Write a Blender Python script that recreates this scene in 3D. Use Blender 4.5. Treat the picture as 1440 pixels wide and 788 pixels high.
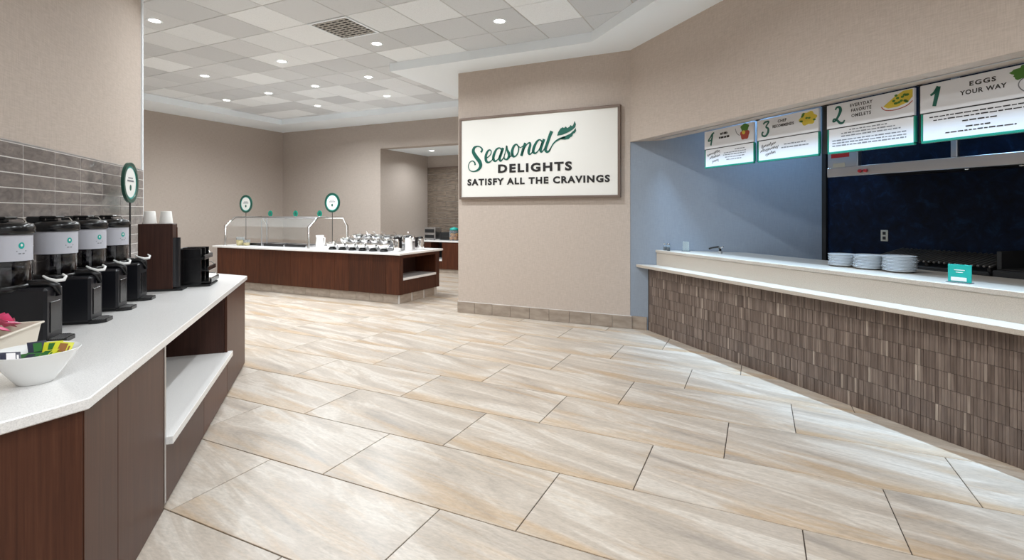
import bpy, math, random
from mathutils import Vector, Matrix
random.seed(7)
for o in list(bpy.data.objects): bpy.data.objects.remove(o)
C = bpy.context.scene.collection
R = math.radians
SQ = math.sqrt(.5)
EYE = 1.53
YAW = R(25.53)

# ------------------------------------------------------------------ camera
cam_d = bpy.data.cameras.new('camera'); cam = bpy.data.objects.new('camera', cam_d); C.objects.link(cam)
cam.location = (0, 0, EYE); cam.rotation_euler = (R(90), 0, YAW)
cam_d.sensor_width = 36; cam_d.lens = 36*725.5/1440; cam_d.shift_y = -(394-298.4)/1440
cam_d.clip_start = .05
bpy.context.scene.camera = cam

# ------------------------------------------------------------------ world, exposure
w = bpy.data.worlds.new('world'); bpy.context.scene.world = w; w.use_nodes = True
bg = w.node_tree.nodes['Background']; bg.inputs[0].default_value = (.97, .985, 1.0, 1); bg.inputs[1].default_value = .8
vs = bpy.context.scene.view_settings
vs.view_transform = 'Standard'; vs.look = 'None'; vs.gamma = 1; vs.use_curve_mapping = False
vs.exposure = 0.13
LAMP_W = 26          # watts of one recessed downlight
KITCHEN_W = 8
LED_W = 25

# ------------------------------------------------------------------ material helpers
def lin(c):
    return tuple(((v/255)/12.92 if v/255 <= .04045 else ((v/255+.055)/1.055)**2.4) for v in c) + (1,)
MATS = {}
def mat(name, col, rough=.5, metal=0, **kw):
    m = bpy.data.materials.new(name); m.use_nodes = True; MATS[name] = m
    b = m.node_tree.nodes['Principled BSDF']
    b.inputs['Base Color'].default_value = lin(col); b.inputs['Roughness'].default_value = rough; b.inputs['Metallic'].default_value = metal
    for k, v in kw.items(): b.inputs[k].default_value = v
    return m
def N(m, t, **kw):
    n = m.node_tree.nodes.new(t)
    for k, v in kw.items():
        if k in n.inputs.keys(): n.inputs[k].default_value = v
        else: setattr(n, k, v)
    return n
def L(m, a, b): m.node_tree.links.new(a, b)
def B(m): return m.node_tree.nodes['Principled BSDF']
def ramp(m, fac, stops):
    r = N(m, 'ShaderNodeValToRGB'); e = r.color_ramp.elements
    while len(e) > 1: e.remove(e[-1])
    e[0].position, e[0].color = stops[0][0], lin(stops[0][1])
    for p, c in stops[1:]:
        x = e.new(p); x.color = lin(c)
    L(m, fac, r.inputs[0]); return r.outputs[0]
def coords(m, scale, kind='Object', rot=(0,0,0), rnd=0):
    tc = N(m, 'ShaderNodeTexCoord'); mp = N(m, 'ShaderNodeMapping'); mp.inputs['Scale'].default_value = scale; mp.inputs['Rotation'].default_value = rot
    src = tc.outputs[kind]
    if any(rot):
        mr = N(m, 'ShaderNodeMapping'); mr.inputs['Rotation'].default_value = rot; mp.inputs['Rotation'].default_value = (0, 0, 0)
        L(m, src, mr.inputs['Vector']); src = mr.outputs[0]
    L(m, src, mp.inputs['Vector'])
    if rnd:
        oi = N(m, 'ShaderNodeObjectInfo'); mu = N(m, 'ShaderNodeVectorMath', operation='MULTIPLY'); mu.inputs[1].default_value = (rnd, rnd*1.7, rnd*2.3)
        L(m, oi.outputs['Random'], mu.inputs[0]); L(m, mu.outputs[0], mp.inputs['Location'])
    return mp.outputs[0]
def noise(m, vec, scale=5, detail=4, rough=.5, dist=0):
    n = N(m, 'ShaderNodeTexNoise'); n.inputs['Scale'].default_value = scale; n.inputs['Detail'].default_value = detail
    n.inputs['Roughness'].default_value = rough; n.inputs['Distortion'].default_value = dist
    L(m, vec, n.inputs['Vector']); return n.outputs['Fac']
def bump(m, h, strength=.2, dist=.01):
    b = N(m, 'ShaderNodeBump'); b.inputs['Strength'].default_value = strength; b.inputs['Distance'].default_value = dist
    L(m, h, b.inputs['Height']); L(m, b.outputs[0], B(m).inputs['Normal'])
def mixc(m, fac, a, b, mode='MIX'):
    x = N(m, 'ShaderNodeMix', data_type='RGBA', blend_type=mode)
    if isinstance(fac, (int, float)): x.inputs[0].default_value = fac
    else: L(m, fac, x.inputs[0])
    for i, v in ((6, a), (7, b)):
        if isinstance(v, tuple): x.inputs[i].default_value = v
        else: L(m, v, x.inputs[i])
    return x.outputs[2]

def wallpaper(name, c1, c2):
    m = mat(name, c1, .75)
    a = noise(m, coords(m, (60, 60, 6), 'Generated'), 6, 3)
    v = coords(m, (1, 1, 1)); f1 = noise(m, coords(m, (160, 160, 14)), 1, 2); f2 = noise(m, coords(m, (14, 14, 160)), 1, 2)
    ad = N(m, 'ShaderNodeMath', operation='ADD'); L(m, f1, ad.inputs[0]); L(m, f2, ad.inputs[1])
    hf = N(m, 'ShaderNodeMath', operation='MULTIPLY'); hf.inputs[1].default_value = .5; L(m, ad.outputs[0], hf.inputs[0])
    L(m, ramp(m, hf.outputs[0], [(.35, c2), (.65, c1)]), B(m).inputs['Base Color'])
    bump(m, hf.outputs[0], .25, .003)
    return m
M_wall = wallpaper('linen_wallpaper', (200, 186, 175), (184, 170, 158))
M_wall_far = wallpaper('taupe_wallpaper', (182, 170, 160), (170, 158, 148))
M_kitchen = wallpaper('blue_grey_paint', (144, 154, 167), (136, 146, 159))

def wood(name, dark, mid, light, rough=.5, spec=.3):
    m = mat(name, mid, rough, **{'Specular IOR Level': spec})
    a = noise(m, coords(m, (26, 26, .9), rnd=40), 2.2, 6, .62, .6)
    b = noise(m, coords(m, (160, 160, 2.5), rnd=20), 1, 3)
    mx = N(m, 'ShaderNodeMath', operation='MULTIPLY_ADD'); mx.inputs[1].default_value = .3; L(m, b, mx.inputs[0]); 
    s2 = N(m, 'ShaderNodeMath', operation='MULTIPLY'); s2.inputs[1].default_value = .75; L(m, a, s2.inputs[0]); L(m, s2.outputs[0], mx.inputs[2])
    oi = N(m, 'ShaderNodeObjectInfo'); rb = ramp(m, oi.outputs['Random'], [(0, (205, 205, 205)), (1, (255, 255, 255))])
    L(m, mixc(m, 1.0, ramp(m, mx.outputs[0], [(.3, dark), (.52, mid), (.75, light)]), rb, 'MULTIPLY'), B(m).inputs['Base Color'])
    bump(m, mx.outputs[0], .08, .002)
    return m
M_wood = wood('walnut_laminate', (66, 34, 21), (84, 47, 31), (100, 62, 44), .42, .34)
M_wood_red = wood('red_walnut_laminate', (54, 24, 11), (78, 39, 20), (102, 56, 31))
M_cupwood = wood('dark_walnut_box', (50, 28, 22), (66, 40, 32), (82, 52, 42))

M_quartz = mat('white_quartz', (240, 238, 236), .18)
q = noise(M_quartz, coords(M_quartz, (1, 1, 1)), 220, 2)
L(M_quartz, ramp(M_quartz, q, [(.35, (226, 224, 222)), (.6, (243, 241, 239))]), B(M_quartz).inputs['Base Color'])
M_beigestone = mat('beige_solid_surface', (190, 180, 168), .3)
q = noise(M_beigestone, coords(M_beigestone, (1, 1, 1)), 180, 2)
L(M_beigestone, ramp(M_beigestone, q, [(.35, (178, 168, 156)), (.6, (194, 184, 172))]), B(M_beigestone).inputs['Base Color'])

# floor tile: pale sandstone with long streaks, every tile shifted
M_floor = mat('sandstone_tile', (190, 176, 160), .3)
m = M_floor
vec = coords(m, (.5, 3.0, 1), rot=(0, 0, R(13)), rnd=30)
n1 = noise(m, vec, 1.6, 7, .6, 1.1); n2 = noise(m, coords(m, (.45, 3.6, 1), rot=(0, 0, R(9)), rnd=57), 2.2, 5, .6, .6)
c1 = ramp(m, n1, [(.30, (163, 152, 141)), (.42, (186, 173, 159)), (.50, (194, 181, 167)), (.57, (210, 200, 188)), (.68, (187, 174, 160)), (.8, (168, 157, 146))])
tc_ = N(m, 'ShaderNodeTexCoord'); sx_ = N(m, 'ShaderNodeSeparateXYZ'); L(m, tc_.outputs['Object'], sx_.inputs[0])
ay_ = N(m, 'ShaderNodeMath', operation='ADD'); ay_.inputs[1].default_value = 61.0; L(m, sx_.outputs[1], ay_.inputs[0])
my_ = N(m, 'ShaderNodeMath', operation='MODULO'); my_.inputs[1].default_value = .61; L(m, ay_.outputs[0], my_.inputs[0])
ed_ = N(m, 'ShaderNodeMapRange'); ed_.inputs[1].default_value = 0; ed_.inputs[2].default_value = .2; ed_.inputs[3].default_value = .15; ed_.inputs[4].default_value = -.03; L(m, my_.outputs[0], ed_.inputs[0])
ad_ = N(m, 'ShaderNodeMath', operation='ADD'); L(m, n2, ad_.inputs[0]); L(m, ed_.outputs[0], ad_.inputs[1])
tanf = ramp(m, ad_.outputs[0], [(.50, (0, 0, 0)), (.70, (200, 200, 200))])
c2 = mixc(m, tanf, c1, lin((188, 154, 112)))
fine = ramp(m, noise(m, coords(m, (1, 3, 1), rnd=11), 26, 4, .7), [(.3, (226, 226, 226)), (.7, (255, 255, 255))])
L(m, mixc(m, 1.0, c2, fine, 'MULTIPLY'), B(m).inputs['Base Color'])
rr = N(m, 'ShaderNodeMapRange'); rr.inputs[3].default_value = .24; rr.inputs[4].default_value = .4; L(m, n1, rr.inputs[0]); L(m, rr.outputs[0], B(m).inputs['Roughness'])
M_grout = mat('dark_grout', (70, 60, 52), .9)
M_basetile = mat('taupe_base_tile', (160, 146, 132), .4)
L(M_basetile, ramp(M_basetile, noise(M_basetile, coords(M_basetile, (2, 2, 6), rnd=20), 3, 5), [(.3, (146, 132, 119)), (.7, (174, 160, 146))]), B(M_basetile).inputs['Base Color'])
M_greytile = mat('grey_glazed_tile', (128, 120, 116), .12)
L(M_greytile, ramp(M_greytile, noise(M_greytile, coords(M_greytile, (4, 4, 9), rnd=25), 2.2, 6, .65, .8), [(.3, (104, 98, 96)), (.5, (128, 120, 116)), (.72, (150, 140, 134))]), B(M_greytile).inputs['Base Color'])
M_lightgrout = mat('pale_grout', (205, 200, 195), .7)
M_nooktile = mat('brown_wood_tile', (110, 96, 84), .35)
L(M_nooktile, ramp(M_nooktile, noise(M_nooktile, coords(M_nooktile, (2, 2, 20), rnd=25), 3, 5), [(.3, (84, 72, 62)), (.7, (140, 126, 112))]), B(M_nooktile).inputs['Base Color'])
# mosaic: each sliver carries a shade in a colour attribute
M_mosaic = mat('taupe_glass_mosaic', (112, 96, 86), .35)
at = N(M_mosaic, 'ShaderNodeAttribute', attribute_name='shade')
cc = ramp(M_mosaic, at.outputs['Fac'], [(0, (100, 84, 75)), (.5, (124, 107, 97)), (.9, (141, 124, 113)), (.93, (152, 135, 122)), (1, (182, 166, 152))])
gr = ramp(M_mosaic, noise(M_mosaic, coords(M_mosaic, (90, 90, 5)), 1.5, 3), [(.3, (205, 205, 205)), (.7, (255, 255, 255))])
L(M_mosaic, mixc(M_mosaic, 1.0, cc, gr, 'MULTIPLY'), B(M_mosaic).inputs['Base Color'])
M_darkgrout = mat('brown_grout', (58, 46, 40), .9)
# ceiling
M_ctile = mat('mineral_ceiling_tile', (226, 222, 216), .9)
oi = N(M_ctile, 'ShaderNodeObjectInfo')
cb = ramp(M_ctile, oi.outputs['Random'], [(0, (208, 211, 214)), (.55, (222, 225, 228)), (.75, (234, 238, 241)), (1, (246, 250, 253))])
sp = ramp(M_ctile, noise(M_ctile, coords(M_ctile, (1, 1, 1), rnd=9), 120, 3, .7), [(.3, (238, 238, 238)), (.5, (255, 255, 255))])
L(M_ctile, mixc(M_ctile, 1.0, cb, sp, 'MULTIPLY'), B(M_ctile).inputs['Base Color'])
bump(M_ctile, noise(M_ctile, coords(M_ctile, (1, 1, 1)), 150, 2), .3, .004)
M_white = mat('white_paint', (243, 250, 255), .6)
M_grid = mat('ceiling_grid_metal', (196, 192, 186), .6)
M_gridshadow = mat('plenum_black', (60, 58, 56), .9)
# small things
M_black = mat('black_plastic', (18, 18, 20), .22)
M_blackmatte = mat('black_matte', (20, 20, 21), .6)
M_navybox = mat('navy_black_plastic', (14, 15, 21), .35)
M_chrome = mat('polished_steel', (215, 214, 212), .12, 1)
M_steel = mat('brushed_steel', (190, 190, 192), .32, 1)
M_glass = mat('clear_glass', (255, 255, 255), .02, 0, **{'Transmission Weight': 1.0, 'IOR': 1.3})
M_pane = mat('thin_glass_pane', (225, 235, 235), .03, 0, **{'Alpha': .05})
M_acrylic = mat('clear_acrylic', (225, 235, 240), .05, 0, **{'Transmission Weight': .85, 'IOR': 1.15})
M_coffee = mat('dark_coffee', (18, 16, 24), .08)
M_labelgrey = mat('grey_label_paper', (196, 197, 206), .5)
M_porc = mat('white_porcelain', (240, 240, 238), .15)
M_plate = mat('white_plate_glaze', (228, 234, 240), .2)
M_cream = mat('cream_plastic', (226, 216, 200), .4)
M_paper = mat('white_print', (236, 236, 232), .55)
M_cup = mat('white_paper_cup', (240, 238, 234), .6)
M_teal = mat('teal_print', (30, 168, 158), .4)
M_green = mat('deep_green_print', (8, 92, 78), .45)
M_greenrim = mat('green_rim_plastic', (16, 74, 62), .3)
M_edge = mat('teal_acrylic_edge', (30, 132, 112), .25)
M_ink = mat('black_print', (34, 32, 32), .5)
M_greyink = mat('grey_print', (120, 124, 130), .6)
M_bronze = mat('bronze_frame', (128, 112, 102), .4, .4)
M_signface = mat('sign_face', (238, 236, 230), .45)
M_board = mat('menu_board_face', (222, 224, 228), .35)
M_navy = mat('navy_wall_tile', (18, 28, 46), .5, **{'Specular IOR Level': .12})
L(M_navy, ramp(M_navy, noise(M_navy, coords(M_navy, (1, 1, 1)), 9, 6, .7, .5), [(.3, (4, 9, 22)), (.55, (10, 24, 46)), (.75, (20, 48, 80))]), B(M_navy).inputs['Base Color'])
M_iron = mat('cast_iron', (34, 32, 31), .5, .3)
M_grate = mat('worn_steel_grate', (120, 116, 112), .35, .7)
M_red = mat('red_enamel', (170, 26, 30), .4)
M_packpink = mat('pink_packet', (236, 104, 148), .5)
M_packwhite = mat('white_packet', (240, 236, 236), .5)
M_packnavy = mat('navy_packet', (42, 46, 66), .45)
M_packgreen = mat('green_packet', (38, 104, 40), .45)
M_packyellow = mat('yellow_packet', (206, 206, 40), .45)
M_packbrown = mat('brown_packet', (140, 92, 40), .45)
M_orange = mat('orange_fruit', (226, 150, 62), .5)
M_juice = mat('pale_juice', (226, 196, 120), .2)
M_egg = mat('food_yellow', (206, 184, 60), .6)
M_leaf = mat('food_green', (70, 118, 42), .6)
M_tomato = mat('food_red', (158, 58, 40), .6)
M_outlet = mat('outlet_plate', (190, 186, 170), .5)
M_lens = mat('lamp_lens', (255, 250, 240), .5)
B(M_lens).inputs['Emission Color'].default_value = (1, .98, .95, 1); B(M_lens).inputs['Emission Strength'].default_value = 14
M_tube = mat('fluorescent_lens', (240, 248, 255), .5)
B(M_tube).inputs['Emission Color'].default_value = (.75, .88, 1, 1); B(M_tube).inputs['Emission Strength'].default_value = 6

# ------------------------------------------------------------------ geometry helpers
class G:
    def __init__(s): s.v = []; s.f = []; s.sm = []
    def add(s, vs, fs, smooth=False):
        k = len(s.v); s.v += [tuple(p) for p in vs]; s.f += [tuple(i+k for i in f) for f in fs]; s.sm += [smooth]*len(fs); return s
    def box(s, x0, x1, y0, y1, z0, z1, ch=0):
        if ch <= 0:
            v = [(x, y, z) for z in (z0, z1) for y in (y0, y1) for x in (x0, x1)]
            return s.add(v, [(0,2,3,1), (4,5,7,6), (0,1,5,4), (2,6,7,3), (0,4,6,2), (1,3,7,5)])
        c = ch; v = []                                   # chamfered on every edge
        for sx in (0, 1):
            for sy in (0, 1):
                for sz in (0, 1):
                    X, Y, Z = (x0, x1)[sx], (y0, y1)[sy], (z0, z1)[sz]
                    ix, iy, iz = X+(c, -c)[sx], Y+(c, -c)[sy], Z+(c, -c)[sz]
                    v += [(X, iy, iz), (ix, Y, iz), (ix, iy, Z)]
        I = lambda a, b, d, k: (a*4+b*2+d)*3+k
        f = []
        f += [(I(0,0,0,0), I(0,0,1,0), I(0,1,1,0), I(0,1,0,0)), (I(1,0,0,0), I(1,1,0,0), I(1,1,1,0), I(1,0,1,0))]
        f += [(I(0,0,0,1), I(1,0,0,1), I(1,0,1,1), I(0,0,1,1)), (I(0,1,0,1), I(0,1,1,1), I(1,1,1,1), I(1,1,0,1))]
        f += [(I(0,0,0,2), I(0,1,0,2), I(1,1,0,2), I(1,0,0,2)), (I(0,0,1,2), I(1,0,1,2), I(1,1,1,2), I(0,1,1,2))]
        for a in (0, 1):
            for b in (0, 1):
                q = (I(a,b,0,0), I(a,b,0,1), I(a,b,1,1), I(a,b,1,0)); f.append(q if a != b else q[::-1])
                q = (I(a,0,b,0), I(a,0,b,2), I(a,1,b,2), I(a,1,b,0)); f.append(q if a == b else q[::-1])
                q = (I(0,a,b,1), I(0,a,b,2), I(1,a,b,2), I(1,a,b,1)); f.append(q if a != b else q[::-1])
        for a in (0, 1):
            for b in (0, 1):
                for d in (0, 1):
                    q = (I(a,b,d,0), I(a,b,d,1), I(a,b,d,2)); f.append(q if (a+b+d) % 2 else q[::-1])
        return s.add(v, f)
    def prism(s, pts, z0, z1):
        n = len(pts); ar = sum(pts[i][0]*pts[(i+1) % n][1]-pts[(i+1) % n][0]*pts[i][1] for i in range(n))
        if ar < 0: pts = pts[::-1]
        v = [(x, y, z0) for x, y in pts]+[(x, y, z1) for x, y in pts]
        return s.add(v, [tuple(range(n))[::-1], tuple(range(n, 2*n))]+[(i, (i+1) % n, n+(i+1) % n, n+i) for i in range(n)])
    def lathe(s, prof, cx=0, cy=0, seg=24, a0=0, a1=2*math.pi, sx=1, sy=1, wob=None):
        full = abs(a1-a0-2*math.pi) < 1e-6; k = seg if full else seg+1; v = []
        for r, z in prof:
            for i in range(k):
                a = a0+(a1-a0)*i/seg; rr = r*(wob(a) if wob else 1)
                v.append((cx+rr*math.cos(a)*sx, cy+rr*math.sin(a)*sy, z))
        f = []
        for j in range(len(prof)-1):
            for i in range(seg):
                i2 = (i+1) % k if full else i+1
                f.append((j*k+i, j*k+i2, (j+1)*k+i2, (j+1)*k+i))
        s.add(v, f, True)
        if full and prof[0][0] > 1e-5: s.add(v[:k], [tuple(range(k))[::-1]])
        if full and prof[-1][0] > 1e-5: s.add(v[-k:], [tuple(range(k))])
        return s
    def cyl(s, x, y, z0, z1, r, seg=20, r2=None): return s.lathe([(r, z0), (r if r2 is None else r2, z1)], x, y, seg)
    def tube(s, pts, r, seg=8, flat=1):
        P = [Vector(p) for p in pts]; v = []; up0 = None
        for i, p in enumerate(P):
            d = (P[min(i+1, len(P)-1)]-P[max(i-1, 0)]).normalized()
            ref = Vector((0, 0, 1)) if abs(d.z) < .9 else Vector((1, 0, 0))
            a = d.cross(ref).normalized(); b = d.cross(a).normalized()
            if up0 is not None and a.dot(up0) < 0: a = -a; b = -b
            up0 = a; rr = r[i] if isinstance(r, (list, tuple)) else r
            for k in range(seg):
                t = 2*math.pi*k/seg; v.append(p+a*math.cos(t)*rr+b*math.sin(t)*rr*flat)
        f = [(j*seg+k, j*seg+(k+1) % seg, (j+1)*seg+(k+1) % seg, (j+1)*seg+k) for j in range(len(P)-1) for k in range(seg)]
        s.add(v, f, True)
        s.add(v[:seg], [tuple(range(seg))]); s.add(v[-seg:], [tuple(range(seg))[::-1]])
        return s
    # flat shapes standing in the XZ plane, facing -Y, at depth y
    def plate(s, pts, y=0, t=.002):
        n = len(pts); ar = sum(pts[i][0]*pts[(i+1) % n][1]-pts[(i+1) % n][0]*pts[i][1] for i in range(n))
        if ar < 0: pts = pts[::-1]
        v = [(x, y-t, z) for x, z in pts]+[(x, y, z) for x, z in pts]
        return s.add(v, [tuple(range(n))]+[(i, n+i, n+(i+1) % n, (i+1) % n) for i in range(n)])
    def rect(s, x0, x1, z0, z1, y=0, t=.002): return s.plate([(x0, z0), (x1, z0), (x1, z1), (x0, z1)], y, t)
    def disc(s, cx, cz, rx, rz=None, y=0, t=.002, seg=24, wob=None):
        rz = rz or rx
        return s.plate([(cx+rx*math.cos(a)*(wob(a) if wob else 1), cz+rz*math.sin(a)*(wob(a) if wob else 1)) for a in [2*math.pi*i/seg for i in range(seg)]], y, t)
    def stroke(s, pts, w, y=0, t=.002, sub=5):
        # smooth brush stroke through pts; w = width at each point
        P = [Vector(p) for p in pts]; W = list(w) if isinstance(w, (list, tuple)) else [w]*len(P); Q = []; QW = []
        for i in range(len(P)-1):
            p0, p1, p2, p3 = P[max(i-1, 0)], P[i], P[i+1], P[min(i+2, len(P)-1)]
            for k in range(sub+(i == len(P)-2)):
                u = k/sub
                Q.append(.5*((2*p1)+(p2-p0)*u+(2*p0-5*p1+4*p2-p3)*u*u+(3*p1-p0-3*p2+p3)*u**3)); QW.append(W[i]+(W[i+1]-W[i])*u)
        v = []
        for i, p in enumerate(Q):
            d = (Q[min(i+1, len(Q)-1)]-Q[max(i-1, 0)]).normalized(); nn = Vector((-d.y, d.x))*QW[i]/2
            for sgn in (1, -1):
                a = p+nn*sgn; v += [(a.x, y-t, a.y), (a.x, y, a.y)]
        f = []
        for i in range(len(Q)-1):
            a = i*4; b = a+4
            f += [(a, a+2, b+2, b), (a, b, b+1, a+1), (a+2, a+3, b+3, b+2)]
        return s.add(v, f)
    def mesh(s, name):
        me = bpy.data.meshes.new(name); me.from_pydata(s.v, [], s.f); me.polygons.foreach_set('use_smooth', s.sm); me.update(); return me
    def build(s, name, m, parent=None, loc=(0,0,0), rz=0, label=None):
        return obj(name, s.mesh(name), m, parent, loc, rz, label)
def obj(name, me, m, parent=None, loc=(0,0,0), rz=0, label=None):
    o = bpy.data.objects.new(name, me); C.objects.link(o)
    if m is not None and not me.materials: me.materials.append(m)
    o.location = loc; o.rotation_euler[2] = rz
    if parent is not None: o.parent = parent
    if label: o['label'] = label
    return o
def tag(o, label, cat, group=None):
    o['label'] = label; o['category'] = cat
    if group: o['group'] = group
    return o
def thing(name, label, cat, loc=(0,0,0), rz=0, group=None):
    o = bpy.data.objects.new(name, None); C.objects.link(o); o.location = loc; o.rotation_euler[2] = rz; o.empty_display_size = .1
    return tag(o, label, cat, group)
def struct(name, g, m, loc=(0,0,0), rz=0):
    o = g.build(name, m, None, loc, rz); o['kind'] = 'structure'; return o
def dup(root, loc, rz=None, label=None, group=None):
    r = root.copy(); C.objects.link(r); r.location = loc
    if rz is not None: r.rotation_euler[2] = rz
    if label: r['label'] = label
    if group: r['group'] = group
    for ch in list(root.children):
        c = ch.copy(); C.objects.link(c); c.parent = r
        if ch.type == 'LIGHT': pass
        for gch in list(ch.children):
            d = gch.copy(); C.objects.link(d); d.parent = c
    return r
def text_mesh(G_, s, x, z, h, width=None, y=0, t=.002, bold=.0, shear=0, align='CENTER', space=1.0):
    """adds lettering to a G in the XZ plane facing -Y; x is the anchor, z the baseline, h the cap height"""
    cu = bpy.data.curves.new('lettering', 'FONT'); cu.body = s; cu.align_x = align; cu.offset = bold; cu.shear = shear; cu.space_character = space
    cu.extrude = 0; cu.resolution_u = 3; cu.fill_mode = 'FRONT'
    ob = bpy.data.objects.new('lettering', cu); C.objects.link(ob); bpy.context.view_layer.update()
    me = ob.evaluated_get(bpy.context.evaluated_depsgraph_get()).to_mesh()
    vs = [v.co.copy() for v in me.vertices]; fs = [tuple(p.vertices) for p in me.polygons]
    if vs:
        cap = .73; k = h/cap
        xs = [v.x for v in vs]; wd = (max(xs)-min(xs))
        kx = k if width is None else width/wd
        off = {'CENTER': (max(xs)+min(xs))/2, 'LEFT': min(xs), 'RIGHT': max(xs)}[align]
        P = [(x+(v.x-off)*kx, y-t, z+v.y*k) for v in vs]
        fl = []
        for f in fs:
            a, b, c = (Vector(P[i]) for i in f[:3])
            fl.append(f if (b-a).cross(c-a).y < 0 else f[::-1])
        G_.add(P, fl)
    bpy.data.objects.remove(ob); bpy.data.curves.remove(cu)
def at_sn(s, n, z=0): return ((n-s)*SQ, (n+s)*SQ, z)     # counter frame -> world
def to_xy(s, n): return ((n-s)*SQ, (n+s)*SQ)
RB = R(-45)      # things of the cooking bar: local x along the bar, local -y towards the guests
RC = R(135)      # things of the coffee counter: local -y towards the guests
def in_view(p, mx=90):
    c, s = math.cos(YAW), math.sin(YAW); u = p[0]*c+p[1]*s; d = -p[0]*s+p[1]*c
    if d < .25: return False
    X = 720+725.5*u/d; Y = 298.4+725.5*(EYE-p[2])/d
    return -mx < X < 1440+mx and -mx < Y < 788+mx

# ================================================================== SETTING
ZS, ZT = 3.655, 3.78          # soffit and tile heights
floor = struct('floor', G().box(-12.2, 9, -7, 13, -.2, -.006), M_grout)
# floor tiles, 1.243 x 0.61, thirds bond
TL, TP, TX, TY, TS = 1.243, .61, -2.7228, 1.628, .4286
tile_me = G().box(.0028, TL-.0028, .0028, TP-.0028, -.012, 0, .0018).mesh('tile'); tile_me.materials.append(M_floor)
tiles = []
for r in range(-4, 18):
    for c in range(-14, 12):
        x, y = TX+c*TL+TS*r, TY+r*TP
        cs = [(x+a*TL, y+b*TP, 0) for a in (0, .5, 1) for b in (0, 1)]
        if not any(in_view(p, 40) for p in cs): continue
        sn = [((-p[0]+p[1])*SQ, (p[0]+p[1])*SQ) for p in cs]
        if min(n for s, n in sn) > 3.9 or max(p[0] for p in cs) < -11.5 or min(p[1] for p in cs) > 11.8: continue
        if max(n for s, n in sn) < -1.75 and max(s for s, n in sn) < 5.8: continue
        if min(p[1] for p in cs) > 6.8 and min(p[0] for p in cs) > -4.15: continue
        if min(p[1] for p in cs) > 9.85 and (max(p[0] for p in cs) < -8.2): continue
        tiles.append((math.hypot(x+.6, y+.3), x, y))
tiles.sort()
for d, x, y in tiles[:300]: obj('tile', tile_me, None, floor, (x, y, 0))
done = {(round(x, 3), round(y, 3)) for d, x, y in tiles[:300]}
far = G()                                        # the rest of the floor, outside the photograph
for r in range(-14, 18):
    for c in range(-16, 16):
        x, y = c*TL+TS*r, r*TP
        if (round(x+TX, 3), round(y+TY, 3)) in done or not (-12 < x+TX < 8 and -7 < y+TY < 12.4): continue
        far.box(x+.0028, x+TL-.0028, y+.0028, y+TP-.0028, -.012, 0)
fo = far.build('tile_field', M_floor, floor, (TX, TY, 0)); fo['kind'] = 'stuff'

# walls
struct('wall_left', G().box(-11.75, -11.5, -7, 10.1, 0, 3.9), M_wall_far)
struct('wall_back', G().box(-11.5, -8.2, 9.83, 10.1, 0, 3.9), M_wall_far)
struct('wall_back_header', G().box(-8.2, -4.15, 9.83, 10.1, 3.06, 3.9), M_wall_far)
struct('wall_alcove_left', G().box(-8.45, -8.2, 10.1, 12.05, 0, 3.2), M_wall_far)
struct('wall_alcove_back', G().box(-8.2, -4.15, 11.8, 12.05, 0, 3.2), M_wall_far)
struct('ceiling_alcove', G().box(-8.2, -4.15, 10.1, 11.8, 3.06, 3.2), M_white)
struct('wall_sign', G().prism([(-4.15, 6.78), (-1.519, 6.78), (-1.519, 7.0), (-3.9, 7.0), (-3.9, 12.05), (-4.15, 12.05)], 0, 3.9), M_wall)
struct('wall_kitchen_side', G().prism([(-1.519, 6.785), (.78, 6.785), (.78, 7.0), (-1.519, 7.0)], 0, 3.9), M_kitchen)
NB = 5.28                                        # back wall of the kitchen
hx = lambda n: n*math.sqrt(2)-6.785               # x where a line of constant n meets the sign wall's plane
def bar_poly(n0, n1, s_end, yoff=0):
    a = (n0*math.sqrt(2)-6.785+yoff, 6.785-yoff); b = (n1*math.sqrt(2)-6.785+yoff, 6.785-yoff)
    return [a, to_xy(s_end, n0), to_xy(s_end, n1), b]
struct('wall_right_header', G().prism(bar_poly(3.72, 4.03, -5), 2.45, 3.9), M_wall)
struct('wall_kitchen_back', G().prism([to_xy(4.6, NB), to_xy(-3, NB), to_xy(-3, NB+.2), to_xy(4.6, NB+.2)], 0, 3.2), M_navy)
struct('ceiling_kitchen', G().prism(bar_poly(4.03, NB, -3), 2.95, 3.05), M_white)
struct('trim_1', G().box(-.025, .025, -.03, 0, 0, 2.95), M_blackmatte, at_sn(4.31, NB), RB)
struct('wall_coffee', G().prism([to_xy(5.83, -1.70), to_xy(-4, -1.70), to_xy(-4, -1.95), to_xy(5.83, -1.95)], 0, 3.9), M_wall)
struct('trim_2', G().box(-.012, .012, -.012, .012, .92, 3.9, .004), M_white, at_sn(5.835, -1.695), RC)

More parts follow.
